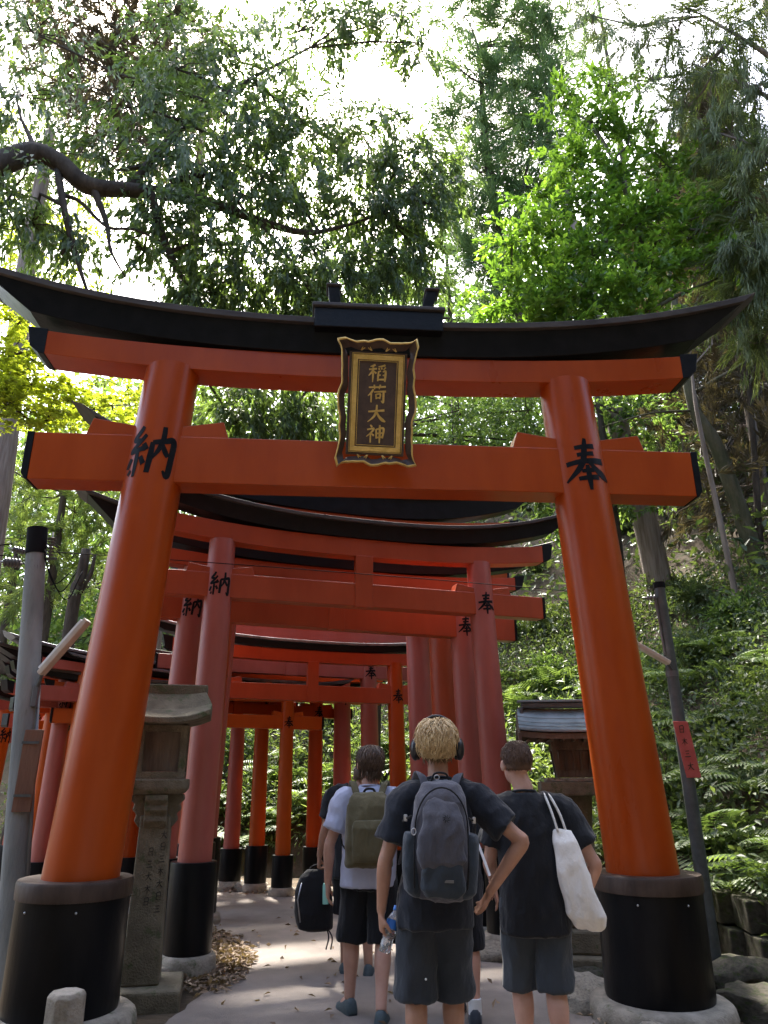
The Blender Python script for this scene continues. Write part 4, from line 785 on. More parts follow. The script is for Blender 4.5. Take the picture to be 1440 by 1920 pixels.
# undergrowth on the banks (uncountable)
rng = np.random.default_rng(77)
def scatter(n, xr, yr, dmin, dmax):
    x = rng.uniform(*xr, n); y = rng.uniform(*yr, n); d = outdist(x, y); k = (d > dmin) & (d < dmax); return x[k], y[k]
def cover(x, y, nl, l, w, spread, hmax, m, name, lab):
    z = terr(x, y); n = len(x); C = np.stack([x, y, z + rng.random(n) * hmax * .5], -1)
    D0 = unit(rng.normal(size=(n, 3)) + np.array([0, -.2, .9])); u = rng.random((n, nl, 1))
    P = C[:, None] + D0[:, None] * u * hmax + rng.normal(size=(n, nl, 3)) * spread * .35
    Dn = unit(rng.normal(size=(n, nl, 3))) + np.array([0, -.15, .15]); t = np.repeat(rng.random(n) * .8, nl) + rng.normal(size=n * nl) * .15
    V, F, T_ = leaves(P.reshape(-1, 3), Dn.reshape(-1, 3), l * (.6 + .7 * rng.random(n * nl)), w * (.6 + .7 * rng.random(n * nl)), rng, t)
    tag(link(name, fastmesh(name, V, F, m, T_)), lab, 'undergrowth', kind='stuff')
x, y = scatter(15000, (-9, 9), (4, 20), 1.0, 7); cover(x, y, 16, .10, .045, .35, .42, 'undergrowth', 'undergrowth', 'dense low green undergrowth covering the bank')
x, y = scatter(5200, (-26, 24), (6, 40), 6, 26); cover(x, y, 16, .26, .12, .8, 1.0, 'undergrowth', 'forest_undergrowth', 'dim bushes and saplings on the upper slope')
x, y = scatter(1500, (-9, 4), (10, 18), .9, 3.2); cover(x, y, 20, .16, .04, .35, .9, 'pale', 'bamboo_grass', 'pale green bamboo grass on the bank behind the curved row of pillars')
# distant wood closing the view (uncountable)
n = 3600; th_ = rng.uniform(-1.0, .95, n); R_ = rng.uniform(27, 40, n); x = R_ * np.sin(th_); y = R_ * np.cos(th_); z = terr(x, y) + rng.random(n) ** 1.2 * 12
C = np.stack([x, y, z], -1); nl = 22; P = C[:, None] + rng.normal(size=(n, nl, 3)) * np.array([.7, .7, .5]); Dn = rng.normal(size=(n, nl, 3)) + [0, 0, -.2]
V, F, T_ = leaves(P.reshape(-1, 3), Dn.reshape(-1, 3), .42 * (.6 + .7 * rng.random(n * nl)), .2 * (.6 + .7 * rng.random(n * nl)), rng, np.repeat(rng.random(n), nl) * .8 + rng.normal(size=n * nl) * .12)
tag(link('distant_forest', fastmesh('distant_forest', V, F, 'mid', T_)), 'distant mass of forest closing the view behind the gates', 'forest', kind='stuff')
# the same wood goes on behind the viewer and along both sides of the path; unseen, added to cut frontal sky light
n = 3400; th_ = rng.uniform(1.75, 4.55, n); R_ = rng.uniform(8, 17, n); x = R_ * np.sin(th_); y = R_ * np.cos(th_) + 3; z = terr(x, y) + rng.random(n) * 13
C = np.stack([x, y, z], -1); nl = 20; P = C[:, None] + rng.normal(size=(n, nl, 3)) * np.array([.6, .6, .4]); Dn = rng.normal(size=(n, nl, 3)) + [0, 0, -.2]
V, F, T_ = leaves(P.reshape(-1, 3), Dn.reshape(-1, 3), .42 * (.6 + .7 * rng.random(n * nl)), .2 * (.6 + .7 * rng.random(n * nl)), rng, np.repeat(rng.random(n), nl) * .8 + rng.normal(size=n * nl) * .12)
tag(link('unseen_forest', fastmesh('unseen_forest', V, F, 'dull', T_)), 'unseen mass of forest trees lining the path behind the viewer, added to cut sky light', 'forest', kind='stuff')
# ferns: a few shared plants, each placed as a plant of its own
def fernmesh(seed, nfr=8):
    g = np.random.default_rng(seed); parts = []
    for k in range(nfr):
        az = 2 * math.pi * (k + g.random() * .6) / nfr; L_ = .55 + .3 * g.random(); el = .75 + .35 * g.random(); npair = 17
        t = np.linspace(.06, 1, npair); out = L_ * (t * math.cos(el) + .30 * t ** 2); up = L_ * (t * math.sin(el) - .55 * t ** 2.2)
        dx, dy = math.cos(az), math.sin(az); P = np.stack([out * dx, out * dy, up], -1); tg = np.gradient(P, axis=0); sd = unit(np.cross(tg, [0, 0, 1.0]))
        ln_ = .17 * np.sin(np.pi * (t * .86 + .12)) ** .8 * (L_ / .7)
        nr = unit(np.cross(sd, tg))
        for s in (-1, 1):
            parts.append(leaves(P, sd * s + unit(tg) * .45 - np.array([0, 0, .18]), ln_, np.full(npair, .034), g, np.full(npair, .35 + .5 * g.random()) + g.normal(size=npair) * .08, .05, nr))
        parts.append(leaves(P[:-1], tg[:-1], np.full(npair - 1, L_ / npair * 1.5), np.full(npair - 1, .008), g, np.full(npair - 1, .15), 0, nr[:-1]))
    V, F, T_ = merge(parts); return fastmesh('fern', V, F, 'fern', T_)
FERN = [fernmesh(i, 7 + i) for i in range(4)]
fr_ = random.Random(4); cnt = 0
for k in range(900):
    x, y = fr_.uniform(-5.5, 7.5), fr_.uniform(4.6, 16.5); d = float(outdist(np.array([x]), np.array([y]))[0])
    if not (1.05 < d < 4.6) or fr_.random() < d / 7: continue
    z = terr1(x, y); dep = y * CP + (z - EYE) * SP; u_, v_ = 720 + FPX * x / dep, 960 - FPX * ((z - EYE) * CP - y * SP) / dep
    if not (-60 < u_ < 1500 and 900 < v_ < 1960) or cnt >= 230: continue
    cnt += 1; o = link('fern_plant', FERN[fr_.randrange(4)]); o.location = (x, y, z + .02); o.rotation_euler = (fr_.uniform(-.3, .1), fr_.uniform(-.35, 0), fr_.uniform(0, 6.3)); s = fr_.uniform(.75, 1.5); o.scale = (s, s, s)
    right = x > 1.6
    tag(o, 'fern with arching fronds on the steep bank right of the path' if right else 'fern among the greenery behind the curved row of pillars', 'fern', 'ferns on the right bank' if right else 'ferns behind the row of gates')
# fallen leaves
lx, ly = [], []
for k in range(5200):
    t = rng.random(); i = min(int(rng.uniform(30, 62)), len(a) - 1); off = -abs(rng.normal()) * .26 + .12
    lx.append(a[i][0] + off + rng.normal() * .05); ly.append(a[i][1] + rng.uniform(-.3, .3))
for k in range(1300): i = int(rng.uniform(20, 80)); i = min(i, len(b) - 1); lx.append(b[i][0] + abs(rng.normal()) * .22 - .03); ly.append(b[i][1] + rng.uniform(-.3, .3))
for k in range(160): lx.append(rng.uniform(-1.4, 1.5)); ly.append(rng.uniform(5, 11))
lx, ly = np.array(lx), np.array(ly); n = len(lx); P = np.stack([lx, ly, .03 + rng.random(n) * .02], -1)
V, F, T_ = leaves(P, np.stack([rng.normal(size=n), rng.normal(size=n), rng.normal(size=n) * .25], -1), .055 + .03 * rng.random(n), .024 + .014 * rng.random(n), rng, rng.random(n), .3)
tag(link('leaf_litter', fastmesh('leaf_litter', V, F, 'litter', T_)), 'dry brown fallen leaves gathered along the path edges', 'fallen leaves', kind='stuff')

# ------------------------------------------------------------------ people
def union(mb, voxel, smooth=4, keep=.4, wr=None, tmp='tmp'):
    """merge overlapping closed pieces into one continuous surface"""
    me = mb.mesh(tmp, None); o = bpy.data.objects.new(tmp, me); COL.objects.link(o)
    r = o.modifiers.new('r', 'REMESH'); r.mode = 'VOXEL'; r.voxel_size = voxel
    s = o.modifiers.new('s', 'SMOOTH'); s.iterations = smooth; s.factor = .5
    if keep < 1: d = o.modifiers.new('d', 'DECIMATE'); d.ratio = keep
    dg = bpy.context.evaluated_depsgraph_get(); new = bpy.data.meshes.new_from_object(o.evaluated_get(dg))
    bpy.data.objects.remove(o); bpy.data.meshes.remove(me)
    if wr:
        amp, f, off = wr; ns = [v.normal.copy() for v in new.vertices]
        for v, nn in zip(new.vertices, ns):
            p = Vector((v.co.x * f[0], v.co.y * f[1], v.co.z * f[2])) + Vector((off, off * 2, 0))
            w = 1 - abs(noise.noise(p)) * 2.2; v.co += nn * amp * (w + .6 * noise.noise(p * .45 + Vector((3, 1, 7))))
    new.shade_smooth(); return new
def put(name, me, m, par):
    me.name = name; me.materials.clear(); me.materials.append(M[m]); return link(name, me, par)
def ering(c, rx, ry, n=20, ex=2.3, rz=0):
    out = []
    for i in range(n):
        a = 2 * math.pi * i / n; ca, sa = math.cos(a), math.sin(a)
        x = rx * math.copysign(abs(ca) ** (2 / ex), ca); y = ry * math.copysign(abs(sa) ** (2 / ex), sa)
        out.append((c[0] + x * math.cos(rz) - y * math.sin(rz), c[1] + x * math.sin(rz) + y * math.cos(rz), c[2]))
    return out
def limbtube(mb, pts, rad, seg=14):
    P = catmull([np.array([*p, r]) for p, r in zip(pts, rad)], 4); mb.tube([p[:3] for p in P], [p[3] for p in P], seg)
def hand(mb, w, d, pn, th, curl=.5, spread=.0, s=1.0):
    """w wrist, d finger direction, pn palm side, th thumb side"""
    w = Vector(w); d = Vector(d).normalized(); pn = Vector(pn); pn = (pn - d * pn.dot(d)).normalized(); th = Vector(th); th = (th - d * th.dot(d) - pn * th.dot(pn)).normalized()
    rings = []
    for t, hw, ht in ((-.02, .027, .020), (.03, .036, .017), (.065, .042, .016), (.095, .040, .0135)):
        c = w + d * t * s
        rings.append([c + th * hw * s * math.cos(2 * math.pi * i / 12) + pn * ht * s * math.sin(2 * math.pi * i / 12) for i in range(12)])
    mb.loft(rings)
    for k, (L_, off) in enumerate(((.070, .030), (.080, .0105), (.074, -.0095), (.058, -.029))):
        p = w + d * (.088 - abs(off) * .2) * s + th * off * s; dd = (d + th * off * 4 * spread).normalized(); pts = [p - dd * .015 * s]; ang = 0
        for j, fr in enumerate((.45, .31, .24)):
            ang += curl * (.7 if j == 0 else 1.0) * (1 + .06 * k); v = dd * math.cos(ang) + pn * math.sin(ang); p = p + v * L_ * fr * s; pts.append(p)
        mb.tube(pts, [.0088 * s, .0092 * s, .0084 * s, .0068 * s], 8)
    p = w + d * .025 * s + th * .026 * s; v1 = (d * .75 + th * .62 + pn * .30 * (1 + curl)).normalized(); v2 = (d * .9 + th * .15 + pn * .35 * (1 + curl)).normalized()
    mb.tube([p - v1 * .012, p + v1 * .036 * s, p + v1 * .036 * s + v2 * .030 * s, p + v1 * .036 * s + v2 * .054 * s], [.0130 * s, .0115 * s, .0098 * s, .0075 * s], 8)
def head(mb, c, yaw, s=1.0, tilt=0):
    R = Matrix.Rotation(yaw, 3, 'Z') @ Matrix.Rotation(tilt, 3, 'X'); c = Vector(c); T_ = lambda x, y, z: c + R @ Vector((x, y, z)) * s
    mb.ell(c + R @ Vector((0, -.012, .022)) * s, (.077 * s, .096 * s, .098 * s), 18, 12, R)
    mb.ell(T_(0, .028, -.045), (.058 * s, .068 * s, .075 * s), 14, 10, R)
    mb.ell(T_(0, .060, -.088), (.026 * s, .024 * s, .020 * s), 10, 6, R)               # chin
    mb.tube([T_(0, .090, .018), T_(0, .108, -.016), T_(0, .094, -.030)], [.010 * s, .015 * s, .012 * s], 8)   # nose
    mb.tube([T_(-.022, .086, -.054), T_(0, .093, -.052), T_(.022, .086, -.054)], [.006 * s, .010 * s, .006 * s], 8)   # lips
    for k in (-1, 1):
        mb.ell(T_(k * .030, .080, .030), (.024 * s, .012 * s, .008 * s), 8, 5, R)       # brow
        mb.ell(T_(k * .086, -.008, -.014), (.010 * s, .021 * s, .034 * s), 10, 8, R @ Matrix.Rotation(k * -.5, 3, 'Z'))
    return T_, R
def strands(T_, R, n, roots, down, length, wave, r, seed, m, par, lift=.012, out=(.15, .5)):
    g = random.Random(seed); mb = MB()
    for _ in range(n):
        az, el = roots(g)
        d = Vector((math.cos(el) * math.sin(az), -math.cos(el) * math.cos(az), math.sin(el)))    # az 0 = back of the head
        p = Vector((d.x * .079, -.012 + d.y * .098, .022 + d.z * .100)); L_ = length(az, el) * g.uniform(.7, 1.2); pts = []; ph = g.uniform(0, 6.28); q = p.copy()
        tilt_ = g.uniform(-.5, .5); o1 = g.uniform(*out); wv = wave * g.uniform(.5, 1.3); fq = g.uniform(4, 6.5)
        for k in range(7):
            f = k / 6; nr_ = Vector((q.x / .0062, (q.y + .012) / .0096, (q.z - .022) / .0100)).normalized() if q.z > -.045 else Vector((q.x, q.y + .012, 0)).normalized()
            dn = Vector((0, 0, -1)); tg_ = dn - nr_ * dn.dot(nr_); tg_ = tg_.normalized() if tg_.length > .12 else Vector((math.sin(az), -math.cos(az), -.1)).normalized()
            sd_ = nr_.cross(tg_); hgt = lift * math.sin(min(1, f * 1.5) * 1.5) * (.6 + .8 * abs(tilt_)) + o1 * L_ * f * f
            pts.append(T_(*(q + nr_ * hgt + sd_ * wv * math.sin(ph + f * fq) * min(1, f * 2))))
            q = q + (tg_ + sd_ * tilt_ * .5).normalized() * (L_ / 6)
            e = Vector((q.x / .079, (q.y + .012) / .098, (q.z - .022) / .100))
            if q.z > -.045: q = Vector((e.x / e.length * .079, -.012 + e.y / e.length * .098, .022 + e.z / e.length * .100))
        mb.tube(pts, [r, r * 1.15, r * 1.15, r * 1.05, r * .9, r * .65, r * .2], 4, True)
    return mb.build('hair_strands', m, par, True, fix=False)
def scalp(T_, R, s, low, m, par, grow=1.035, amp=.004, name='hair'):
    mb = MB(); rings = []
    for k in range(15):
        el = math.pi / 2 - .02 - k * (math.pi / 2 - .02) / 14 * 1.52; ring = []
        for i in range(28):
            az = 2 * math.pi * i / 28; e2 = max(el, low(az)); d = Vector((math.cos(e2) * math.sin(az), -math.cos(e2) * math.cos(az), math.sin(e2)))
            ring.append(T_(d.x * .077 * grow, -.012 + d.y * .096 * grow, .022 + d.z * .098 * grow))
        rings.append(ring)
    mb.loft(rings, False); o = mb.build(name, m, par, True, fix=False)
    mo = o.modifiers.new('solid', 'SOLIDIFY'); mo.thickness = .006; mo.offset = -1
    return o
def build_person(label, base, H, joints, skin, shirt, shorts, torso, hem, legw, hd, neck, voxel=.0068, sh_off=1.0, sleeve=.69, shoes='shoe', sock=None, shoulders=(.175, 1.43)):
    t = empty('person', (*base, 0), 0, label, 'person'); J = joints
    mb = MB()
    # skin: legs, pelvis, trunk, arms, hands, neck, head as one surface
    for k in 'LR':
        hip, knee, ank, toe = [Vector(p) for p in J['leg' + k]]
        limbtube(mb, [hip + Vector((0, 0, .02)), hip.lerp(knee, .45), knee + Vector((0, 0, .05)), knee, knee.lerp(ank, .28) + Vector((0, -.012, 0)), knee.lerp(ank, .62), ank], [.085, .078, .060, .055, .059, .045, .036])
        heel = ank + (ank - toe).normalized() * .045; heel.z = ank.z - .055
        mb.tube([heel, ank + Vector((0, 0, -.04)), ank.lerp(toe, .55), toe], [.032, .036, .036, .022], 10)
        sh, el, wr_, d, pn, th, curl = [Vector(p) if hasattr(p, '__len__') else p for p in J['arm' + k]]
        limbtube(mb, [sh, sh.lerp(el, .4), sh.lerp(el, .85), el, el.lerp(wr_, .25), el.lerp(wr_, .65), wr_], [.052, .049, .041, .040, .042, .033, .026])
        hand(mb, wr_, d, pn, th, curl, .3)
    tz0, cx, cy = hem + .1, torso[0], torso[1]
    hz = Vector(J['legL'][0]).lerp(Vector(J['legR'][0]), .5); nb = Vector(neck)
    mb.loft([ering((hz.x, hz.y, hz.z - .06), .13, .10), ering((hz.x, hz.y, hz.z + .06), .155, .115), ering((cx, cy, hz.z + .25), .14, .10), ering((cx, cy, nb.z - .22), .165, .11), ering((nb.x, nb.y - .01, nb.z - .07), .15, .085), ering((nb.x, nb.y, nb.z), .07, .065)])
    hc = Vector(hd[0]) - Vector((0, 0, .008)); s = H / 1.8 * 1.07
    mb.tube([nb + Vector((0, 0, -.06)), nb + Vector((0, .004, .03)), hc + Vector((0, -.012, -.05))], [.072, .060, .058], 14)
    T_, R = head(mb, hc, hd[1], s, hd[2])
    body = put('body', union(mb, voxel, 3, .45), skin, t)
    for k in (-1, 1): MB().ell(T_(k * .030, .083, .012), (.011 * s, .007 * s, .007 * s), 10, 6, R).build('eye', 'eye', body, True)
    # shirt
    mb = MB(); W_ = torso[2]
    mb.loft([ering((hz.x, hz.y, hem), .205 * W_, .152 * W_), ering((hz.x, hz.y, hem + .12), .200 * W_, .148 * W_), ering((cx, cy, hem + .30), .192 * W_, .138 * W_), ering((cx, cy, nb.z - .22), .200 * W_, .135 * W_), ering((nb.x, nb.y - .005, nb.z - .12), .190 * W_, .118 * W_), ering((nb.x, nb.y - .005, nb.z - .055), .145 * W_, .096 * W_), ering((nb.x, nb.y, nb.z - .005), .082, .076)])
    for k in 'LR':
        sh, el = Vector(J['arm' + k][0]), Vector(J['arm' + k][1]); dirn = (el - sh).normalized(); inw = Vector((nb.x, nb.y, sh.z + .035)); e = sh.lerp(el, sleeve)
        limbtube(mb, [inw.lerp(sh, .45), sh + dirn * .01, sh.lerp(el, sleeve * .55), e], [.080, .086, .086, .093])
    put('shirt', union(mb, .0085, 6, .5, (.011, (11, 11, 7), base[0] * 7)), shirt, t)
    col = MB(); col.tube([(nb.x + .074 * math.cos(a), nb.y + .068 * math.sin(a), nb.z + .002 + .010 * -math.sin(a)) for a in np.linspace(0, 2 * math.pi, 25)], .008, 6); col.build('collar', shirt, t, True)
    # shorts
    mb = MB(); lw, lz = legw
    mb.loft([ering((hz.x, hz.y, hz.z - .10), .158, .122), ering((hz.x, hz.y, hz.z + .0), .162, .124), ering((hz.x, hz.y, max(hem, hz.z) + .06), .15, .11)])
    for k in 'LR':
        hip, knee, ank = [Vector(p) for p in J['leg' + k][:3]]; sg_ = 1 if k == 'R' else -1
        e = knee + (ank - knee) * 0 + Vector((0, 0, lz)); 
        mb.tube([hip + Vector((0, 0, .03)), hip.lerp(e, .35), hip.lerp(e, .7), e], [(.088, .104), (.094, .106), (lw * .97, lw * 1.03), (lw * 1.04, lw * 1.1)], 20)
    put('shorts', union(mb, .0085, 5, .5, (.011, (10, 10, 6), base[0] * 5 + 3)), shorts, t)
    for k in 'LR':
        ank, toe = Vector(J['leg' + k][2]), Vector(J['leg' + k][3]); dd = (toe - ank); dd.z = 0; dd.normalize(); sd = dd.cross(Vector((0, 0, 1))); m_ = MB()
        fw = [(-.075, .030, .09), (-.05, .040, .10), (.0, .042, .10), (.06, .045, .07), (.12, .048, .055), (.165, .040, .045), (.19, .02, .03)]
        slope = (toe.z - ank.z + .065) / .16
        rings = []
        for (u, w_, h_) in fw:
            c = ank + dd * u; z0 = ank.z - .085 + max(0, u) * slope
            rings.append([c + sd * w_ * cc + Vector((0, 0, -c.z + z0 + zz * h_)) for cc, zz in ((-1, 0), (-1.02, .35), (-.8, .8), (-.35, 1), (.35, 1), (.8, .8), (1.02, .35), (1, 0))])
        so_ = m_.loft(rings).build('shoe', shoes, t, True, sharp=70)
        sl_ = MB().loft([[c_ + Vector((0, 0, -.012)) if i in (0, 7) else c_ for i, c_ in enumerate([Vector(r_[0]) * 1, Vector(r_[0]) + Vector((0, 0, .014)), Vector(r_[7]) + Vector((0, 0, .014)), Vector(r_[7])])] for r_ in rings]).build('sole', 'white' if sock else 'charcoal', so_)
        if sock: MB().tube([ank + Vector((0, 0, -.02)), ank + Vector((0, 0, .07))], [.045, .043], 14).build('sock', sock, so_, True, sharp=60)
    return t, body, T_, R
V3 = Vector
# --- centre: headphone wearer with grey backpack
cb = (.31, 4.50)
CJ = dict(legL=[(-.13, 0, .93), (-.14, .03, .50), (-.15, -.06, .09), (-.17, .12, .03)], legR=[(.055, 0, .93), (.06, .10, .50), (.05, .02, .09), (.07, .20, .03)],
          armL=[(-.195, -.01, 1.44), (-.305, -.03, 1.12), (-.325, .03, .865), (0.04, .08, -1), (1, .15, 0), (.0, -1, -.1), .62],
          armR=[(.195, -.01, 1.45), (.445, -.09, 1.225), (.262, -.02, .965), (-.25, .55, -.62), (-1, -.15, .25), (-.25, -1, .35), .35])
pC, bC, TC, RC = build_person('person in black tee and dark shorts wearing headphones and a grey backpack', cb, 1.85, CJ, 'skin_tan', 'navytee', 'charcoal', (0, 0, 1.0), .80, (.105, -.035), ((.0, .035, 1.735), -.10, 0), (0, .0, 1.545), shoes='shoe')
hc_ = scalp(TC, RC, 1, lambda az: -.62 if abs((az + math.pi) % (2 * math.pi) - math.pi) < 1.9 else .45, 'blondroot', bC, 1.04)
def rt(g):
    while True:
        az, el = g.gauss(0, 1.25), g.uniform(-.5, 1.5)
        if not (abs(az) > 1.0 and el < .45): return az, el
strands(TC, RC, 1000, rt, 1.0, lambda az, el: (.105 if el > .2 else .055) * (.6 if abs(az) > .95 else 1), .016, .0031, 1, 'blond', bC, .038, (-.02, .16))
strands(TC, RC, 620, rt, 1.0, lambda az, el: (.09 if el > .2 else .055) * (.6 if abs(az) > .95 else 1), .015, .0030, 12, 'blondroot', bC, .026, (-.02, .10))
strands(TC, RC, 200, lambda g: (g.gauss(0, .8), g.uniform(-.65, .1)), 1.0, lambda az, el: .06, .012, .0030, 2, 'blondroot', bC, .016, (-.05, .2))
MB().tube([TC(-.045, .074, -.06), TC(0, .08, -.09), TC(.045, .074, -.06)], .012, 6).build('beard', 'blondroot', bC, True)
hp = empty('headphones', pC.location + TC(0, 0, 0), 0, 'black over-ear headphones on the blond head', 'headphones'); o_ = TC(0, 0, 0); TH = lambda x, y, z: TC(x, y, z) - o_
MB().tube([TH(.114 * math.cos(a), .0, -.005 + .160 * math.sin(a)) for a in np.linspace(-.05, math.pi + .05, 21)], [(.014, .010)] * 21, 8).build('headband', 'plastic', hp, True)
for k in (-1, 1):
    c = TH(k * .116, .0, -.015); e_ = MB().ell(c, (.031, .050, .064), 18, 12, RC).build('ear_cup', 'plastic', hp, True)
    MB().ell(TH(k * .098, .0, -.015), (.018, .048, .060), 16, 8, RC).build('ear_cushion', 'packblack', e_, True)
MB().ell(TH(-.141, -.012, -.03), (.003, .004, .004), 8, 5).build('indicator', 'gold', hp, True)
# backpack (person frame, y negative = towards the camera)
def pack(mb, zs, c=(0, 0), ex=3.2, n=28): return mb.loft([ering((c[0] + r[3] if len(r) > 3 else c[0], r[4] if len(r) > 4 else c[1], r[0]), r[1], r[2], n, ex) for r in zs])
bp = empty('backpack', (cb[0], cb[1], 0), 0, 'grey hiking backpack with dark side pockets on the headphone wearer', 'backpack')
bp.rotation_euler = (0, math.radians(2), 0); bp.location = (cb[0] - .055, cb[1], 0)
mb = MB(); pack(mb, [(.955, .085, .06, .01, -.185), (.975, .130, .085, .01, -.20), (1.03, .152, .105, .01, -.21), (1.15, .158, .118, .005, -.225), (1.27, .150, .120, 0, -.225), (1.38, .140, .112, 0, -.215), (1.46, .125, .095, 0, -.205), (1.515, .100, .070, 0, -.19), (1.535, .060, .035, 0, -.18)], ex=2.7)
mb_ = put('main_body', union(mb, .009, 4, .5, (.010, (11, 8, 7), 2)), 'packgrey', bp)
mb = MB(); pack(mb, [(1.12, .10, .02, 0, -.335), (1.15, .122, .035, 0, -.335), (1.27, .118, .04, 0, -.338), (1.37, .105, .036, 0, -.325), (1.43, .08, .025, 0, -.305), (1.45, .05, .012, 0, -.295)], ex=2.4)
put('top_pocket', union(mb, .008, 4, .6, (.010, (12, 8, 9), 5)), 'packgrey', bp)
mb = MB(); pack(mb, [(.985, .085, .03, .01, -.305), (1.02, .11, .045, .01, -.31), (1.10, .10, .045, .005, -.325), (1.16, .09, .03, .0, -.33)], ex=2.6)
put('front_panel', union(mb, .008, 4, .6, (.010, (12, 8, 9), 9)), 'packdark', bp)
for k in (-1, 1):
    mb = MB(); pack(mb, [(.97, .03, .06, k * .125, -.20), (1.0, .045, .085, k * .140, -.21), (1.12, .046, .092, k * .152, -.215), (1.24, .040, .088, k * .158, -.215), (1.275, .032, .08, k * .158, -.21)], ex=2.5)
    put('side_pocket', union(mb, .008, 3, .6, (.006, (9, 9, 6), 3 * k)), 'packdark', bp)
    sp_ = [(k * .075, -.14, 1.50), (k * .10, -.105, 1.565), (k * .115, -.02, 1.565), (k * .125, .08, 1.50), (k * .14, .12, 1.36)]
    MB().tube(catmull(sp_, 5), [(.031, .008)] * 21, 8).build('shoulder_strap', 'packgrey', bp, True)
    MB().tube(catmull([(k * .165, -.14, 1.27), (k * .195, -.10, 1.18), (k * .21, -.02, 1.10)] if k < 0 else [(k * .185, -.22, 1.265), (k * .215, -.25, 1.19), (k * .255, -.26, 1.085)], 5), [(.011, .003)] * 11, 6).build('compression_strap', 'whitestrap' if k > 0 else 'packgrey', bp)
    MB().tube([(k * .150, -.20, 1.355), (k * .185, -.16, 1.34), (k * .20, -.10, 1.32)], .006, 6).build('side_strap', 'packblack', bp)
    MB().box((k * .185 - .01, -.17, 1.325), (k * .185 + .01, -.15, 1.36)).build('buckle', 'silver', bp, bevel=.004)
zp = MB(); zp.tube([(.138 * math.cos(a), -.305 - .015 * math.sin(a), 1.30 + .205 * max(0, math.sin(a)) if math.sin(a) > 0 else 1.30) for a in np.linspace(0, math.pi, 21)], .005, 6); zp.build('zip', 'packblack', bp, True)
for k in (-1, 1): MB().tube([(k * .138, -.300, 1.30), (k * .142, -.315, 1.15), (k * .135, -.305, 1.02)], .005, 6).build('zip', 'packblack', bp, True)
MB().tube(catmull([(-.05, -.17, 1.53), (-.03, -.18, 1.575), (.03, -.18, 1.575), (.05, -.17, 1.53)], 5), .006, 6).build('haul_loop', 'packblack', bp, True)
MB().tube([(-.145 + .012 * math.cos(a), -.318, 1.285 + .016 * math.sin(a)) for a in np.linspace(0, 6.28, 14)], .003, 5).build('zip_pull', 'silver', bp, True)
MB().tube([(-.02 + .014 * math.cos(a), -.19, 1.555 + .012 * math.sin(a)) for a in np.linspace(0, 6.28, 14)], .0025, 5).build('ring', 'silver', bp, True)
lg = MB()
for a in np.linspace(0, 2 * math.pi, 9)[:-1]: lg.tube([(.02 + .008 * math.cos(a), -.381 + .02 * 0, 1.355 + .008 * math.sin(a)), (.02 + .02 * math.cos(a + .5), -.376, 1.355 + .02 * math.sin(a + .5))], [.003, .0015], 5)
lg.build('round_logo', 'packblack', bp)
MB().box((.0, -.362, 1.055), (.06, -.350, 1.068)).build('maker_tag', 'porcelain', bp)
tagl = MB().ell((-.095, -.118, .58), (.006, .003, .006), 8, 5).build('shorts_emblem', 'white', pC, True)
# bottle in the left hand
wl = V3(CJ['armL'][2]) + V3((0.05, .012, -.085)); bd = V3((.30, .25, .92)).normalized()
bt = empty('water_bottle', V3((*cb, 0)) + wl, 0, 'clear plastic water bottle with blue cap held in the hanging hand', 'bottle'); bt.rotation_euler = bd.to_track_quat('Z', 'Y').to_euler()
MB().lathe([(.026, -.115), (.031, -.108), (.032, -.06), (.030, -.05), (.032, -.04), (.032, .03), (.030, .05), (.020, .075), (.0125, .085), (.0125, .095)], 20).build('bottle_body', 'pet', bt, True)
MB().lathe([(.0325, .000), (.0327, .045)], 20).build('label_band', 'blue', bt, True, sharp=40)
MB().lathe([(.0145, .094), (.0145, .116), (.013, .118)], 16).build('cap', 'blue', bt, True, sharp=40)
# --- right: tote bag
db = (.87, 4.80)
DJ = dict(legL=[(-.09, 0, .88), (-.09, .06, .47), (-.09, -.02, .09), (-.10, .16, .03)], legR=[(.09, 0, .88), (.08, -.04, .47), (.08, -.16, .10), (.09, .02, .03)],
          armL=[(-.175, 0, 1.375), (-.24, .06, 1.08), (-.20, .27, .97), (.1, .9, -.1), (.8, 0, -.4), (.0, .1, 1), .6],
          armR=[(.195, 0, 1.375), (.365, -.03, 1.075), (.325, .15, .86), (-.05, .6, -.6), (-1, 0, .1), (0, .6, .6), .6])
pD, bD, TD, RD = build_person('person in plain black tee and grey shorts carrying a white tote bag', db, 1.76, DJ, 'skin', 'blacktee', 'greyshorts', (0, 0, .97), .72, (.098, -.03), ((-.055, .03, 1.645), .25, 0), (-.025, 0, 1.47), sleeve=.66)
scalp(TD, RD, 1, lambda az: -.55 if abs((az + math.pi) % (2 * math.pi) - math.pi) < 1.35 else (.05 if abs((az + math.pi) % (2 * math.pi) - math.pi) < 1.9 else .6), 'redbrown', bD, 1.035)
strands(TD, RD, 900, lambda g: (g.gauss(0, 1.1), g.uniform(.0, 1.5)), .9, lambda az, el: .032 + .02 * max(0, el - .5), .003, .0022, 3, 'redbrown', bD, .010, (-.05, .25))
strands(TD, RD, 700, lambda g: (g.gauss(0, .8), g.uniform(-.55, .2)), 1.0, lambda az, el: .016, .001, .0018, 4, 'redbrown', bD, .002, (-.05, .12))
tb = empty('tote_bag', (*db, 0), 0, 'white canvas tote bag hanging from the shoulder of the person at right', 'tote bag')
rings = []
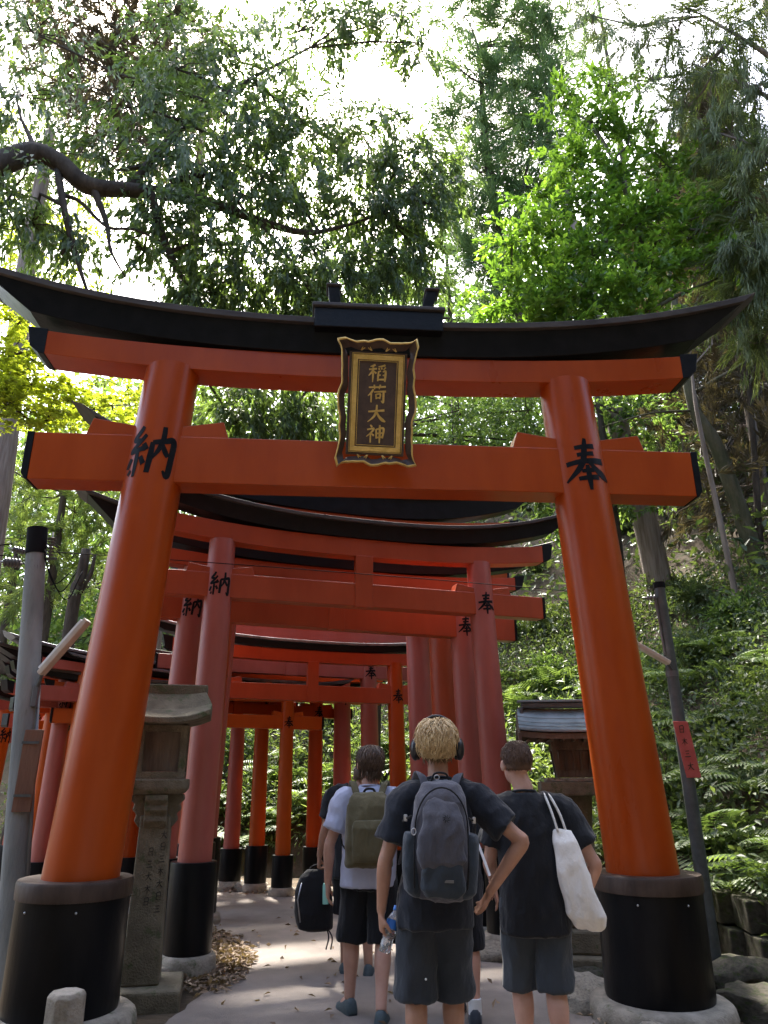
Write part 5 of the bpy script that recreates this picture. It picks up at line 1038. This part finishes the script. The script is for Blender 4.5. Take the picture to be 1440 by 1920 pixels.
for f, w_, th, y, x in ((0, .050, .014, -.14, .165), (.12, .066, .03, -.155, .172), (.35, .078, .045, -.17, .19), (.65, .090, .062, -.165, .225), (.88, .098, .064, -.155, .258), (.97, .085, .05, -.15, .270), (1, .06, .03, -.15, .273)):
    z = 1.265 - f * .50; rings.append(ering((x, y, z), w_, th, 28, 3.0, -.55))
mb = MB(); mb.loft(rings); put('bag', union(mb, .008, 2, .7, (.010, (13, 13, 6), 4)), 'canvas', tb)
MB().tube(catmull([(.135, -.15, 1.26), (.115, -.13, 1.35), (.095, -.08, 1.435), (.10, .02, 1.455), (.12, .10, 1.38), (.14, .10, 1.26)], 5), [(.017, .006)] * 26, 8).build('handle', 'canvas', tb, True)
MB().tube(catmull([(.185, -.15, 1.25), (.16, -.125, 1.35), (.125, -.07, 1.44), (.13, .03, 1.445), (.15, .1, 1.37), (.17, .1, 1.26)], 5), [(.017, .006)] * 26, 8).build('handle', 'canvas', tb, True)
MB().tube([(.160, -.160, 1.235), (.168, -.178, 1.20), (.166, -.18, 1.17)], .005, 5).build('stitched_loop', 'canvas', tb)
# --- left: lavender tee, olive backpack
ab = (-.11, 5.95)
AJ = dict(legL=[(-.09, 0, .90), (-.12, .03, .49), (-.13, .02, .11), (-.19, .16, .04)], legR=[(.09, 0, .90), (.105, -.06, .49), (.09, -.23, .10), (.11, -.05, .03)],
          armL=[(-.185, 0, 1.40), (-.29, -.02, 1.09), (-.30, .04, .83), (.02, .12, -1), (1, .1, 0), (0, 1, 0), .35],
          armR=[(.185, 0, 1.40), (.30, 0, 1.10), (.30, .10, .85), (0, .2, -1), (-1, 0, 0), (0, 1, 0), .35])
pA, bA, TA, RA = build_person('person in pale lavender tee with brown hair and olive backpack', ab, 1.785, AJ, 'skin', 'lavender', 'blackshorts', (0, 0, 1.0), .82, (.098, -.02), ((.0, .03, 1.665), .42, 0), (0, 0, 1.49), shoes='shoe', sleeve=.67)
scalp(TA, RA, 1, lambda az: -.72 if abs((az + math.pi) % (2 * math.pi) - math.pi) < 1.7 else .30, 'brownhair', bA, 1.05)
strands(TA, RA, 620, lambda g: (g.gauss(0, 1.05), g.uniform(-.5, 1.5)), 1.1, lambda az, el: .10 + .03 * max(0, el), .006, .0034, 6, 'brownhair', bA, .026, (-.10, .03))
strands(TA, RA, 160, lambda g: (g.gauss(0, .7), g.uniform(-.7, -.2)), 1.1, lambda az, el: .075, .006, .0032, 7, 'brownhair', bA, .014, (-.1, .05))
op = empty('backpack', (*ab, 0), 0, 'olive canvas backpack worn over the lavender tee', 'backpack')
mb = MB(); pack(mb, [(.965, .155, .06, .005, -.20), (.98, .165, .085, .005, -.20), (1.10, .166, .095, 0, -.21), (1.25, .160, .095, 0, -.21), (1.36, .150, .085, 0, -.205), (1.42, .135, .065, 0, -.195), (1.45, .10, .04, 0, -.185)], ex=3.6)
put('main_body', union(mb, .009, 3, .5, (.011, (9, 8, 8), 1)), 'olive', op)
mb = MB(); pack(mb, [(1.00, .115, .02, .01, -.30), (1.04, .125, .025, .01, -.305), (1.22, .12, .025, .0, -.312), (1.27, .10, .012, 0, -.305)], ex=3.2)
put('front_pocket', union(mb, .008, 3, .6, (.005, (8, 8, 6), 6)), 'olive', op)
MB().tube([(-.115, -.302, 1.20), (0, -.298, 1.13 + .16), (.115, -.302, 1.20)], .006, 5).build('flap_seam', 'olivedark', op)
for k in (-1, 1):
    MB().tube(catmull([(k * .09, -.16, 1.44), (k * .115, -.11, 1.515), (k * .125, -.02, 1.515), (k * .135, .08, 1.44), (k * .14, .12, 1.3)], 5), [(.030, .008)] * 21, 8).build('shoulder_strap', 'olive', op, True)
    MB().tube([(k * .15, -.12, 1.05), (k * .195, -.04, 1.10), (k * .20, .06, 1.22)], [(.012, .003)] * 3, 6).build('lower_strap', 'packblack', op)
MB().tube(catmull([(-.045, -.17, 1.44), (-.02, -.18, 1.475), (.03, -.18, 1.475), (.05, -.17, 1.44)], 5), .009, 6).build('haul_loop', 'packblack', op, True)
# --- mostly hidden companions
bb = (-.25, 7.15)
BJ = dict(legL=[(-.09, 0, .90), (-.08, .05, .49), (-.08, -.02, .09), (-.09, .16, .03)], legR=[(.09, 0, .90), (.10, .0, .49), (.12, -.10, .09), (.13, .08, .03)],
          armL=[(-.195, 0, 1.41), (-.275, -.02, 1.12), (-.32, .02, .90), (-.05, .1, -1), (1, 0, 0), (0, 1, 0), 1.1], armR=[(.185, 0, 1.41), (.25, .0, 1.12), (.24, .16, .92), (0, .4, -1), (-1, 0, 0), (0, 1, 0), .6])
pB, bB, TB, RB = build_person('person in black almost hidden behind the lavender tee, holding a dark bag', bb, 1.74, BJ, 'skin_tan', 'blacktee', 'blackshorts', (0, 0, .96), .74, (.095, -.03), ((.065, .03, 1.58), -.2, 0), (.03, 0, 1.44), voxel=.009)
scalp(TB, RB, 1, lambda az: -.5 if abs((az + math.pi) % (2 * math.pi) - math.pi) < 1.7 else .4, 'brownhair', bB, 1.05)
hb = empty('hand_held_bag', V3((*bb, 0)) + V3((-.36, .03, .82)), 0, 'black rucksack carried in the hand at left with a mint bottle in its side', 'bag')
mb = MB(); pack(mb, [(-.50, .10, .06, .03, 0), (-.48, .145, .09, .02, 0), (-.35, .165, .11, .0, 0), (-.20, .155, .10, -.005, 0), (-.08, .12, .08, 0, 0), (-.03, .07, .045, .01, 0)], ex=2.7)
put('body', union(mb, .009, 4, .5, (.008, (7, 7, 5), 8)), 'packblack', hb)
MB().tube(catmull([(-.06, 0, -.06), (-.02, 0, .0), (.06, 0, .005), (.09, 0, -.07)], 5), .010, 6).build('grab_handle', 'packblack', hb, True)
MB().tube([(-.10, -.085, -.12), (-.13, -.09, -.25), (-.10, -.1, -.42)], .006, 5).build('zip', 'silver', hb, True)
MB().lathe([(.026, -.16), (.028, -.02), (.022, .0)], 14, (.11, -.10, -.12)).build('mint_bottle', 'mint', hb, True, sharp=40)
for k in range(2): MB().tube(catmull([(.12, -.05, -.46), (.14 + .03 * k, -.05, -.54), (.12 + .04 * k, -.05, -.63)], 5), .006, 5).build('dangling_strap', 'packblack', hb, True)
eb = (.50, 5.80)
EJ = dict(legL=[(-.09, 0, .88), (-.02, .14, .50), (.03, .22, .12), (.03, .40, .06)], legR=[(.09, 0, .88), (.10, .02, .48), (.105, -.06, .10), (.12, .12, .03)],
          armL=[(-.18, 0, 1.33), (-.20, .05, 1.06), (-.15, .22, .92), (0, .8, -.3), (1, 0, 0), (0, .2, 1), .6], armR=[(.18, 0, 1.33), (.255, -.02, 1.06), (.285, .06, .82), (.18, .12, -.9), (-1, .1, 0), (0, 1, .1), .25])
pE, bE, TE, RE = build_person('person hidden behind the headphone wearer, only an arm, hand and white sock showing', eb, 1.72, EJ, 'skin', 'blacktee', 'blackshorts', (0, 0, .93), .74, (.09, -.03), ((-.10, .03, 1.50), 0, -.3), (-.06, 0, 1.38), voxel=.009, sock='white', shoes='charcoal')
scalp(TE, RE, 1, lambda az: -.5 if abs((az + math.pi) % (2 * math.pi) - math.pi) < 1.7 else .4, 'brownhair', bE, 1.05)
